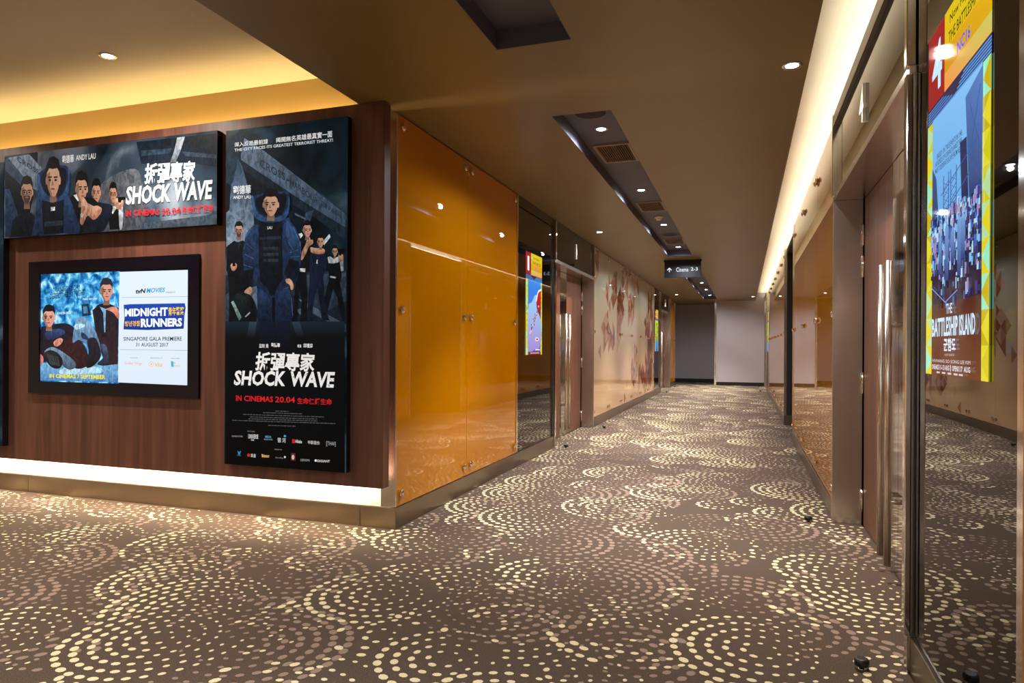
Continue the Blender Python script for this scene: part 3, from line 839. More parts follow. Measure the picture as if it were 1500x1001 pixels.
shapes(P, B, [
    ([(620, 280), (660, 268), (700, 290), (726, 320), (722, 420), (700, 480), (716, 680), (740, 770), (690, 760), (664, 560), (640, 620), (612, 860), (586, 850), (604, 560), (612, 440), (604, 350)], (18, 30, 52), (14, 22, 40), False),
    ([(612, 285), (650, 290), (706, 296), (704, 326), (656, 330), (618, 316)], SKIN, (150, 104, 82)),
    ([(655, 370), (664, 366), (662, 395), (654, 392)], (210, 214, 218), None, False),
    ([(590, 235), (640, 222), (648, 244), (600, 262)], (14, 15, 18), None, False),
])
head(P, *B([(682, 248)])[0], 4.4, 8.2, (204, 156, 130), (16, 16, 18))
shapes(P, B, [
    ([(540, 200), (565, 190), (600, 230), (614, 300), (606, 430), (588, 450), (596, 620), (590, 840), (640, 890), (540, 870), (556, 640), (540, 560), (520, 860), (540, 900), (484, 880), (505, 640), (520, 480), (548, 420)], (14, 18, 24), (10, 13, 18), False),
    ([(536, 196), (556, 188), (566, 204), (548, 226)], (222, 226, 230), None, False),
    ([(545, 425), (582, 425), (580, 450), (545, 446)], (200, 206, 214), None, False),
    ([(598, 215), (626, 226), (632, 258), (604, 282), (584, 330), (556, 372), (552, 330), (580, 270), (590, 240)], SKIN, (170, 122, 98)),
    ([(606, 200), (632, 204), (636, 232), (616, 236)], (16, 16, 18), None, False),
])
head(P, *B([(594, 170)])[0], 5.8, 10.2, (208, 164, 138), (18, 18, 20), turn=.2)
shapes(P, B, [
    # main figure: padded suit
    ([(262, 130), (330, 100), (430, 92), (470, 88), (520, 160), (552, 250), (556, 330), (545, 440), (520, 520), (470, 520), (476, 600), (500, 740), (490, 860), (470, 960), (380, 960), (372, 700), (366, 960), (276, 962), (260, 740), (256, 520), (230, 470), (220, 560), (162, 556), (172, 430), (164, 320), (182, 210), (222, 150)], (34, 58, 98), (12, 22, 42), False),
    ([(460, 110), (500, 150), (548, 260), (552, 320), (536, 440), (500, 480), (470, 400), (480, 300), (450, 200)], (52, 84, 130), (18, 30, 52)),
    ([(474, 360), (540, 380), (545, 440), (520, 500), (466, 500), (440, 460)], (10, 15, 24), (16, 26, 44), False),
    ([(180, 230), (215, 160), (262, 140), (268, 300), (256, 420), (182, 400)], (38, 64, 104), (20, 34, 58)),
    ([(164, 440), (240, 430), (222, 560), (160, 556)], (12, 18, 30), None, False),
    # chest plate with pouch and webbing
    ([(272, 110), (345, 104), (425, 108), (428, 300), (432, 500), (398, 540), (378, 600), (350, 610), (330, 560), (282, 510), (272, 400)], (14, 22, 34), (10, 15, 24), False),
    ([(290, 250), (320, 236), (410, 236), (418, 250), (416, 390), (400, 404), (300, 402), (288, 388)], (20, 28, 38), (12, 18, 26)),
])
for yb in (296, 336, 376):
    shapes(P, B, [([(302, yb - 12), (402, yb - 14), (402, yb + 6), (302, yb + 8)], (44, 56, 66), (30, 40, 50), False)])
    for xx in (324, 352, 380): shapes(P, B, [([(xx, yb - 13), (xx + 4, yb - 13), (xx + 4, yb + 7), (xx, yb + 7)], (22, 30, 38), None, False)])
for a_, b__, wd_ in (((500, 150), (548, 255), 1.0), ((548, 255), (552, 330), .9), ((470, 250), (500, 300), .7), ((480, 320), (540, 300), .6), ((486, 350), (548, 345), .6), ((190, 260), (240, 300), .7), ((178, 330), (236, 360), .7),
                     ((184, 216), (222, 160), .8), ((170, 400), (230, 420), .6), ((280, 640), (350, 665), .7), ((275, 680), (340, 700), .6), ((400, 640), (475, 620), .7), ((396, 680), (480, 668), .6), ((490, 620), (498, 740), .7), ((262, 560), (262, 700), .6), ((440, 560), (470, 550), .6)):
    bar(P, *B([a_, b__]), wd_, (70, 104, 152))
shapes(P, B, [
    ([(278, 210), (422, 206), (422, 230), (278, 234)], (36, 46, 58), None, False),
    ([(362, 620), (378, 618), (382, 950), (366, 950)], (6, 10, 18), None, False),
    ([(280, 560), (350, 640), (345, 700), (270, 690)], (36, 58, 96), (18, 30, 54)),
    ([(400, 600), (470, 560), (488, 690), (395, 700)], (34, 56, 92), (16, 28, 50)),
    ([(420, 720), (480, 715), (490, 850), (430, 860)], (18, 32, 58), (10, 18, 34)),
    ([(278, 760), (352, 760), (356, 900), (285, 900)], (14, 24, 42), (9, 15, 28)),
    ([(452, 498), (480, 495), (503, 530), (500, 565), (486, 566), (478, 536), (456, 520)], SKIN, (166, 122, 100)),
    ([(176, 580), (212, 548), (228, 560), (224, 590), (196, 604)], SKIN, (160, 116, 96)),
    # helmet with visor carried in the hand
    ([(100, 610), (140, 586), (210, 600), (245, 650), (262, 720), (250, 810), (205, 845), (150, 810), (110, 740), (86, 670)], (16, 26, 30), (8, 12, 14)),
    ([(88, 650), (104, 640), (158, 750), (142, 775)], (150, 178, 172), (60, 86, 88), False),
    ([(180, 745), (212, 715), (216, 722), (186, 752)], (160, 166, 168), None, False),
    ([(110, 615), (150, 596), (200, 640), (150, 720)], (26, 40, 46), (12, 20, 24)),
])
shapes(P, A, [
    # high padded collar
    ([(246, 660), (262, 640), (330, 620), (430, 612), (516, 606), (524, 690), (515, 770), (470, 812), (390, 826), (310, 812), (262, 770)], (30, 54, 92), (20, 36, 66)),
    ([(275, 665), (330, 635), (430, 625), (500, 625), (498, 700), (470, 768), (400, 790), (320, 770), (285, 720)], (8, 14, 26), (12, 20, 36)),
    ([(246, 655), (258, 640), (275, 720), (310, 775), (390, 800), (465, 782), (505, 730), (522, 640), (526, 700), (512, 775), (470, 818), (390, 832), (308, 818), (262, 775)], (66, 104, 156), (40, 70, 116)),
])
head(P, *A([(388, 700)])[0], 10.6, 16.5, (212, 168, 140), (14, 14, 16), turn=-.08)
shapes(P, A, [([(300, 822), (390, 834), (470, 822), (468, 930), (300, 940)], (14, 22, 34), (12, 18, 28), False)])
P.flush('figure_print', 'figure_ink', port)
P.auto = ('lettering', 'poster_ink', port)
P.text('LAU', 392.6, 332, 336.2, 399.6, 331.8, 336, (220, 226, 230), .02)
for word, a, b_, h0, h1 in (('CROSS', (382, 245), (418.5, 265.5), 12, 11), ('-', (421, 264.5), (425, 267), 2, 2), ('HARBOUR', (426, 271.5), (466.5, 300), 10.5, 8), ('TUNNEL', (470.5, 300.5), (494, 315.8), 7.2, 6)):
    P.text(word, a[0], a[1] - h0, a[1], b_[0], b_[1] - h1, b_[1], (24, 36, 50))
P.text('深入反恐最前線', *[344.5, 209.5, 215.8], 393.5, 203.8, 211.3, (238, 242, 246), .015)
P.text('揭開無名英雄最真實一面', 405, 202.4, 209.6, 487.5, 191.5, 201.5, (238, 242, 246), .015)
P.text('THE CITY FACES ITS GREATEST TERRORIST THREAT!', 344.5, 218.4, 222.6, 488.5, 203.4, 208, (238, 242, 246), .012)
P.text('劉德華', 342.5, 273, 285, 368.5, 271, 284.2, (240, 244, 248), .012)
P.text('ANDY LAU', 342.5, 287.2, 292, 368.5, 286.4, 291.2, (240, 244, 248), .012)
shapes(P, L3, [([(5, -40), (800, -40), (800, 60), (5, 60)], (24, 36, 50), (9, 13, 18), False), ([(5, 60), (800, 60), (800, 972), (5, 915)], (9, 13, 18), (3, 4, 5), False)])
shapes(P, L3, [([(165, -38), (215, -38), (200, 60), (150, 58)], (48, 64, 82), (14, 20, 28), False), ([(450, -38), (500, -38), (530, 58), (480, 60)], (44, 60, 78), (14, 20, 28), False),
               ([(230, -40), (345, -40), (340, 120), (240, 120)], (14, 24, 42), (9, 14, 22), False), ([(352, -40), (440, -40), (430, 140), (350, 130)], (14, 24, 42), (9, 14, 22), False)])
P.flush('lower_background', 'poster_ink', port)
def T3(p, s_, x0, yt0, yb0, x1, yt1, yb1, col, bold=.01, shear=0.0, K=L3):
    a, b_, c, d = K([(x0, yt0), (x0, yb0), (x1, yt1), (x1, yb1)])
    p.text(s_, a[0], a[1], b_[1], c[0], c[1], d[1], col, bold, shear)
W_ = (236, 238, 240)
T3(P, '拆彈專家', 205, 160, 288, 600, 170, 296, W_, .028, .12)
T3(P, 'SHOCK', 62, 285, 385, 405, 290, 392, W_, .035, .14)
T3(P, 'WAVE', 440, 292, 392, 735, 296, 402, W_, .035, .14)
# worn scratches through the title
rs = random.Random(3)
for k in range(46):
    x, y = rs.uniform(70, 725), rs.uniform(300, 390); dx, dy = rs.uniform(-14, 14), rs.uniform(6, 18)
    a, b_ = L3([(x, y), (x + dx, y + dy)]); bar(P, a, b_, rs.uniform(.25, .6), (10, 14, 18))
P.flush('title_scratches', 'poster_ink', port)['kind'] = 'stuff'
T3(P, 'IN', 78, 452, 488, 114, 453, 489, (214, 34, 40), .018)
T3(P, 'CINEMAS', 132, 453, 490, 324, 459, 497, (214, 34, 40), .018)
T3(P, '20.04', 338, 459, 498, 470, 462, 502, (214, 34, 40), .018)
T3(P, '生命保護生命', 486, 466, 508, 716, 474, 516, (214, 34, 40), .018)
P.auto = None
T3(P, '监制 黃', 232, 108, 135, 294, 110, 137, W_, .01); T3(P, '劉德華', 312, 102, 130, 370, 104, 132, W_, .02)
T3(P, '導演', 486, 112, 134, 512, 113, 135, W_, .01); T3(P, '邱禮濤', 526, 106, 134, 588, 108, 136, W_, .02)
for x0, x1, y, g in ((340, 430, 558, 150), (258, 520, 571, 150), (126, 664, 587, 150), (172, 622, 602, 150), (162, 622, 615, 150), (54, 742, 628, 150), (294, 482, 654, 150)):
    x = x0
    while x < x1:
        wd = min(rs.uniform(6, 26), x1 - x)
        yy_ = y + (x - 400) * .032
        shapes(P, L3, [([(x, yy_ - 2.6), (x + wd, yy_ - 2.4), (x + wd, yy_ + 2.6), (x, yy_ + 2.4)], (88, 90, 92), None, False)])
        x += wd + rs.uniform(2, 6)
T3(P, 'PICTURES', 158, 686, 694, 206, 688, 696, (150, 150, 150), 0); T3(P, 'UNIVERSE', 163, 708, 738, 230, 712, 740, W_, .01); T3(P, 'FILMS', 182, 742, 752, 202, 743, 753, W_, .01)
T3(P, 'UNIVERSE PICTURES', 54, 717, 727, 126, 719, 729, (170, 170, 170), 0); T3(P, 'MEDIA', 276, 718, 733, 316, 720, 735, (60, 170, 220), .02); T3(P, 'PRODUCTION', 268, 738, 748, 324, 740, 750, (170, 170, 170), 0)
T3(P, '银 河', 358, 732, 764, 412, 736, 766, W_, 0); shapes(P, L3, [(ell(407, 722, 8, 8), (40, 170, 220)), ([(455, 742), (474, 743), (474, 769), (455, 768)], (214, 34, 40), None, False)])
T3(P, 'Alibaba', 476, 744, 766, 520, 748, 770, W_, .01); T3(P, '中影股份', 560, 750, 775, 638, 756, 779, W_, 0); T3(P, '[THAI]', 682, 756, 790, 744, 760, 792, (180, 180, 180), 0)
shapes(P, L3, [([(92, 818), (104, 828), (116, 819), (108, 846), (98, 845)], (40, 140, 200), None, False), (ell(166, 848, 10, 11), (200, 40, 40)), ([(252, 840), (276, 848), (304, 850), (300, 864), (254, 862)], (220, 180, 40), None, False),
               ([(448, 834), (478, 836), (478, 886), (447, 884)], (96, 40, 34), None, False), (ell(461, 862, 9, 16), (200, 196, 190)), ([(400, 860), (407, 852), (414, 861), (407, 870)], W_, None, False), (ell(612, 884, 8, 8), W_)])
T3(P, 'SIL', 90, 846, 852, 118, 847, 853, (120, 150, 170), 0); T3(P, '英皇', 180, 838, 862, 214, 840, 864, W_, 0); T3(P, 'Bonn', 262, 842, 858, 300, 846, 862, (40, 90, 180), .01); T3(P, 'Dolby', 346, 860, 872, 398, 862, 874, (150, 150, 150), 0)
T3(P, 'PRESENTED', 340, 806, 814, 388, 808, 816, (150, 150, 150), 0); T3(P, 'DENON', 512, 872, 888, 570, 875, 890, (180, 180, 180), 0); T3(P, 'DIGIANT', 624, 878, 894, 706, 881, 897, W_, .01)
P.flush('credit_lettering', 'poster_ink', port)['kind'] = 'stuff'

# --- wide landscape poster
YL = 3.750
land, ext = poster_box('film_poster', YL, (6.5, 228.5), (317.5, 329), 'wide film poster with five figures and scratched white title', .05)
backdrop(land, YL, ext, 'smoke_print')
P = Print('y', YL, -1, 6); P.rect = ext; C = crop(0, 130, 4.353)
shapes(P, C, [
    ([(30, 440), (240, 400), (240, 560), (160, 940), (34, 945)], (14, 26, 40), (8, 14, 22), False),
    ([(50, 440), (185, 418), (290, 530), (250, 650), (215, 640)], (128, 140, 156), (96, 110, 130), False),
    ([(34, 450), (50, 440), (215, 640), (210, 690), (34, 520)], (50, 66, 88), None, False),
    ([(870, 340), (1380, 285), (1382, 500), (1200, 470), (900, 480)], (12, 20, 30), (24, 36, 50), False),
    ([(900, 395), (1100, 380), (1080, 412), (900, 430)], (40, 56, 74), None, False), ([(1160, 400), (1380, 420), (1380, 445), (1180, 430)], (44, 60, 78), None, False),
    ([(1130, 312), (1180, 306), (1150, 400), (1120, 470), (1085, 470), (1110, 400)], (170, 180, 192), (90, 102, 116), False),
    ([(620, 640), (800, 520), (900, 560), (900, 900), (560, 910)], (88, 92, 100), (62, 68, 78)),
    ([(900, 860), (1385, 800), (1385, 866), (900, 900)], (66, 78, 92), (52, 64, 78), False),
    ([(32, 640), (60, 640), (150, 900), (150, 945), (34, 948)], (40, 62, 90), (24, 38, 58), False),
    # man with glasses
    ([(66, 945), (80, 840), (130, 790), (200, 790), (240, 830), (250, 942)], (18, 26, 38), (14, 20, 30), False),
])
head(P, *C([(172, 660)])[0], 8.2, 17, (190, 146, 122), (20, 20, 22), True, True)
shapes(P, C, [
    ([(66, 945), (85, 840), (140, 800), (165, 850), (200, 800), (240, 830), (250, 942)], (16, 24, 36), (12, 18, 28), False),
    ([(735, 700), (780, 710), (790, 870), (770, 895), (700, 900), (690, 780)], (16, 18, 22), (10, 12, 16), False),
    ([(690, 760), (720, 730), (745, 760), (720, 800)], (212, 216, 222), None, False), ([(760, 730), (785, 760), (782, 880), (765, 895), (758, 800)], (204, 210, 218), (130, 142, 158)),
])
head(P, *C([(722, 672)])[0], 5.0, 12.5, (190, 140, 114), (18, 18, 20), True)
shapes(P, C, [
    ([(735, 706), (775, 700), (790, 730), (770, 770), (740, 760)], SKIN, (150, 104, 84)), ([(752, 692), (800, 690), (802, 708), (778, 712), (770, 728), (756, 726)], (12, 12, 14), None, False),
    ([(560, 760), (600, 720), (660, 730), (720, 750), (700, 830), (650, 912), (520, 916), (530, 800)], (22, 32, 50), (14, 20, 32)),
])
head(P, *C([(616, 664)])[0], 6.0, 15, (204, 150, 122), (14, 14, 16))
shapes(P, C, [
    ([(440, 720), (490, 660), (540, 700), (560, 770), (530, 916), (500, 918), (460, 840)], (14, 18, 26), (10, 13, 20)),
    ([(470, 680), (500, 670), (520, 700), (500, 720)], (220, 224, 230), None, False),
])
head(P, *C([(522, 640)])[0], 8.2, 18.5, (208, 158, 128), (16, 16, 18), turn=.25)
shapes(P, C, [
    ([(520, 730), (545, 700), (600, 740), (650, 760), (642, 800), (600, 838), (560, 810), (530, 870), (512, 850), (520, 780)], SKIN, (150, 100, 80)),
    ([(536, 690), (600, 700), (640, 740), (600, 750), (560, 730)], (14, 18, 26), None, False), (ell(525, 806, 9, 14), (200, 206, 212)),
    # armoured figure
    ([(240, 650), (270, 640), (440, 680), (480, 780), (515, 880), (510, 918), (205, 938), (230, 800)], (40, 66, 106), (22, 38, 66), False),
    ([(270, 750), (340, 770), (410, 740), (408, 920), (280, 930)], (14, 22, 34), (10, 16, 26), False),
    ([(240, 560), (262, 530), (310, 500), (380, 490), (435, 500), (445, 580), (440, 650), (400, 712), (340, 722), (280, 692), (248, 640)], (28, 52, 92), (22, 40, 72)),
    ([(262, 570), (300, 520), (380, 505), (425, 520), (424, 600), (400, 668), (340, 692), (290, 660)], (8, 14, 26), (12, 22, 40)),
    ([(238, 560), (252, 545), (266, 620), (300, 675), (350, 700), (405, 672), (436, 590), (440, 500), (447, 600), (436, 670), (400, 716), (340, 728), (278, 700), (245, 640)], (62, 100, 150), (38, 66, 110)),
])
head(P, *C([(342, 582)])[0], 9.6, 24, (212, 164, 134), (14, 14, 16), turn=-.05)
shapes(P, C, [([(270, 712), (340, 728), (410, 708), (408, 850), (280, 860)], (14, 22, 34), (12, 18, 28), False), ([(328, 756), (354, 754), (354, 778), (328, 781)], (220, 226, 230), None, False),
              ([(285, 850), (405, 840), (405, 870), (285, 882)], (38, 50, 62), None, False)])
P.flush('figure_print', 'figure_ink', land)
def T4(s_, x0, yt0, yb0, x1, yt1, yb1, col, bold=.01, shear=0.0): T3(P, s_, x0, yt0, yb0, x1, yt1, yb1, col, bold, shear, C)
P.auto = ('lettering', 'poster_ink', land)
T4('CROSS', 112, 428, 462, 254, 520, 552, (30, 40, 54))
T4('劉德華', 400, 428, 478, 474, 420, 472, W_, .012); T4('ANDY LAU', 488, 426, 460, 613, 412, 448, W_)
T4('拆彈專家', 925, 478, 612, 1248, 458, 592, W_, .028, .12)
T4('SHOCK', 805, 625, 742, 1090, 606, 722, W_, .035, .14); T4('WAVE', 1115, 602, 718, 1358, 582, 704, W_, .035, .14)
for k in range(40):
    x, y = rs.uniform(815, 1345), rs.uniform(612, 710); dx, dy = rs.uniform(-16, 16), rs.uniform(8, 22)
    a, b_ = C([(x, y), (x + dx, y + dy)]); bar(P, a, b_, rs.uniform(.3, .7), (30, 40, 52))
P.flush('title_scratches', 'poster_ink', land)['kind'] = 'stuff'
T4('IN', 806, 778, 816, 840, 776, 814, (206, 34, 40), .018); T4('CINEMAS', 856, 775, 813, 1020, 766, 805, (206, 34, 40), .018); T4('20.04', 1034, 765, 805, 1154, 758, 798, (206, 34, 40), .018); T4('生命保護生命', 1164, 752, 796, 1364, 736, 782, (206, 34, 40), .018)
# --- neighbouring poster whose edge shows at the left of the picture
p3, ext3 = poster_box('film_poster', YP, (-170, 258), (3.5, 654), 'dark film poster cut off by the left edge of the picture', .045)
backdrop(p3, YP, ext3, 'storm_print')

# --- television set into the timber panel
YT = 3.790
a, c = on_y(43.5, 384.5, YT), on_y(291.5, 584.5, YT); s_a, s_c = on_y(60, 402.5, 3.796), on_y(276.5, 565, 3.796)
tv = empty('wall_television', ((a[0] + c[0]) / 2, YT, c[2]), 'black framed wall television showing a blue and white film announcement', 'television')
mb = MB(); e0 = .0
mb.box(a[0], c[0], 3.782, 3.7998, s_a[2], a[2]).box(a[0], c[0], 3.782, 3.7998, c[2], s_c[2]).box(a[0], s_a[0], 3.782, 3.7998, s_c[2], s_a[2]).box(s_c[0], c[0], 3.782, 3.7998, s_c[2], s_a[2])
mb.build('bezel', 'tv_bezel', tv)
box('screen_panel', 'black_plastic', tv, s_a[0], s_c[0], 3.7962, 3.7998, s_c[2], s_a[2])
D, D2c = crop(0, 360, 4.1706), crop(40, 390, 5.564)
xs = on_y(175, 480, 3.796)[0]
mb = MB(); mb.v = [(s_a[0], 3.7960, s_c[2]), (xs, 3.7960, s_c[2]), (xs, 3.7960, s_a[2]), (s_a[0], 3.7960, s_a[2])]; mb.f = [(0, 1, 2, 3)]
mb.build('picture_background', 'blue_screen', tv)
P = Print('y', 3.7958, -1, 1); P.rect = (s_a[0], s_c[0], s_c[2], s_a[2])
P.mot = 0.0; P.poly([(175, 398.5), (277, 395.5), (276, 565), (173, 560.5)], (226, 240, 250), (218, 230, 244)); P.mot = .8
shapes(P, D2c, [
    ([(96, 800), (740, 780), (735, 948), (96, 930)], (120, 176, 216), (84, 136, 186), False), ([(300, 830), (560, 820), (600, 870), (280, 880)], (170, 210, 232)),
    ([(440, 310), (500, 305), (520, 400), (450, 410)], (30, 60, 90), (24, 44, 66), False), ([(455, 330), (490, 328), (494, 385), (458, 386)], (80, 140, 180), None, False),
    # standing-seated man on the right
    ([(590, 310), (650, 300), (700, 320), (745, 340), (738, 800), (640, 810), (600, 700), (560, 560), (530, 360)], (34, 28, 40), (54, 30, 34), False),
    ([(560, 330), (620, 330), (640, 540), (600, 560), (555, 420)], (20, 24, 40), (26, 26, 40)), ([(590, 330), (640, 350), (636, 540), (628, 540), (618, 380)], (120, 170, 200), None, False),
    ([(640, 350), (720, 330), (750, 390), (740, 430), (700, 380), (660, 360)], (224, 150, 130), (190, 110, 96)),
])
head(P, *D2c([(645, 205)])[0], 8.6, 14.0, (226, 160, 140), (40, 40, 52), turn=.1)
shapes(P, D2c, [
    ([(105, 520), (160, 490), (240, 470), (330, 470), (390, 520), (360, 620), (300, 700), (200, 760), (100, 770)], (30, 26, 44), (40, 24, 30)),
    ([(150, 540), (260, 510), (310, 540), (250, 580), (170, 600)], (50, 70, 120), (36, 44, 80)),
    ([(215, 620), (260, 588), (292, 600), (270, 640), (230, 656)], (232, 160, 140), (200, 120, 104)),
])
head(P, *D2c([(178, 420)])[0], 8.4, 13.5, (232, 164, 140), (24, 22, 34), turn=-.1)
shapes(P, D2c, [
    ([(280, 650), (380, 560), (460, 640), (500, 740), (480, 820), (380, 830), (260, 720)], (58, 30, 32), (44, 24, 26)),
    ([(400, 440), (460, 415), (520, 470), (580, 590), (600, 720), (540, 740), (480, 640), (420, 600), (370, 620)], (130, 172, 204), (70, 100, 140)),
    ([(440, 540), (480, 560), (500, 600), (450, 590)], (40, 60, 90)), ([(390, 480), (460, 470), (470, 490), (400, 520)], (180, 210, 230)),
    ([(490, 600), (560, 590), (600, 700), (590, 760), (530, 820), (480, 820), (500, 700)], (40, 34, 44), (24, 20, 24)),
    ([(600, 640), (650, 660), (660, 800), (570, 800), (620, 740)], (70, 90, 120), (30, 34, 46)),
    ([(140, 710), (200, 660), (290, 700), (390, 780), (390, 830), (330, 840), (240, 770)], (120, 150, 176), (60, 74, 92)),
    ([(140, 710), (190, 685), (250, 710), (290, 770), (270, 830), (210, 830), (160, 780)], (34, 36, 40), (18, 18, 22)),
    ([(100, 720), (130, 740), (130, 790), (100, 800)], (200, 120, 110)),
])
for k in range(7): shapes(P, D2c, [([(160 + k * 14, 715 + k * 4), (166 + k * 14, 712 + k * 4), (196 + k * 12, 800 + k * 3), (188 + k * 12, 802 + k * 3)], (64, 66, 70), None, False)])
P.flush('figure_print', 'screen_figure', tv)
def T5(s_, x0, yt0, yb0, x1, yt1, yb1, col, bold=.01, shear=0.0): T3(P, s_, x0, yt0, yb0, x1, yt1, yb1, col, bold, shear, D)
T5('TRAINEES BY DAY', 325, 258, 288, 492, 236, 268, (20, 24, 40), .012); T5('DETECTIVES BY NIGHT', 306, 296, 328, 520, 266, 304, (20, 24, 40), .012)
T5('PARK SEO-JUN', 508, 322, 338, 594, 318, 334, (235, 245, 250)); T5('KANG HA-NEUL', 352, 406, 421, 434, 402, 418, (235, 245, 250))
T5('IN CINEMAS 7 SEPTEMBER', 304, 784, 808, 644, 790, 817, (238, 226, 20), .03)
T5('tvN', 830, 266, 294, 892, 262, 290, (14, 14, 18), .04, .2); T5('MOVIES', 896, 260, 290, 1010, 256, 284, (20, 150, 210), .02, .2); T5('PRESENTS', 1016, 282, 290, 1072, 281, 289, (60, 60, 70), 0)
bar(P, *D([(742, 317), (1152, 311)]), .5, (140, 150, 160)); bar(P, *D([(736, 636), (1144, 640)]), .5, (130, 140, 150))
shapes(P, D, [([(757, 362), (800, 358), (1130, 352), (1136, 380), (1128, 430), (1124, 508), (900, 516), (756, 512), (762, 440)], (20, 70, 170), (10, 50, 140), False)])
T5('MIDNIGHT', 764, 386, 434, 1026, 376, 430, (240, 246, 255), .045); T5('RUNNERS', 862, 446, 500, 1114, 442, 494, (240, 246, 255), .045)
T5('青年警察', 1030, 376, 428, 1126, 372, 424, (250, 200, 40), .02); T5('청년경찰', 764, 462, 494, 858, 458, 492, (250, 190, 40), .02)
T5('SINGAPORE GALA PREMIERE', 756, 558, 582, 1112, 556, 582, (16, 18, 30)); T5('31 AUGUST 2017', 832, 594, 616, 1030, 594, 618, (16, 18, 30))
T5('ORGANISER', 796, 682, 689, 844, 682, 689, (110, 120, 150), 0); T5('PRESENTED BY', 920, 684, 691, 994, 684, 691, (110, 120, 150), 0); T5('PARTNER', 1048, 686, 693, 1100, 686, 693, (110, 120, 150), 0)
T5('Golden Village', 762, 710, 730, 870, 712, 732, (226, 160, 60), 0); T5('viu', 948, 710, 738, 992, 712, 740, (240, 176, 40), .01)
shapes(P, D, [(ell(927, 724, 13, 16), (240, 180, 60)), (ell(927, 724, 10.5, 13), (222, 234, 246)), ([(923, 716), (933, 724), (923, 732)], (240, 180, 60), None, False), ([(1046, 706), (1060, 708), (1064, 742), (1048, 740)], (70, 170, 210), None, False)])
T5('Happy', 1054, 708, 722, 1074, 710, 724, (70, 170, 210), .01); T5('channel', 1062, 726, 740, 1100, 726, 742, (226, 190, 40), .01)
P.flush('screen_lettering', 'screen_ink', tv)['kind'] = 'stuff'

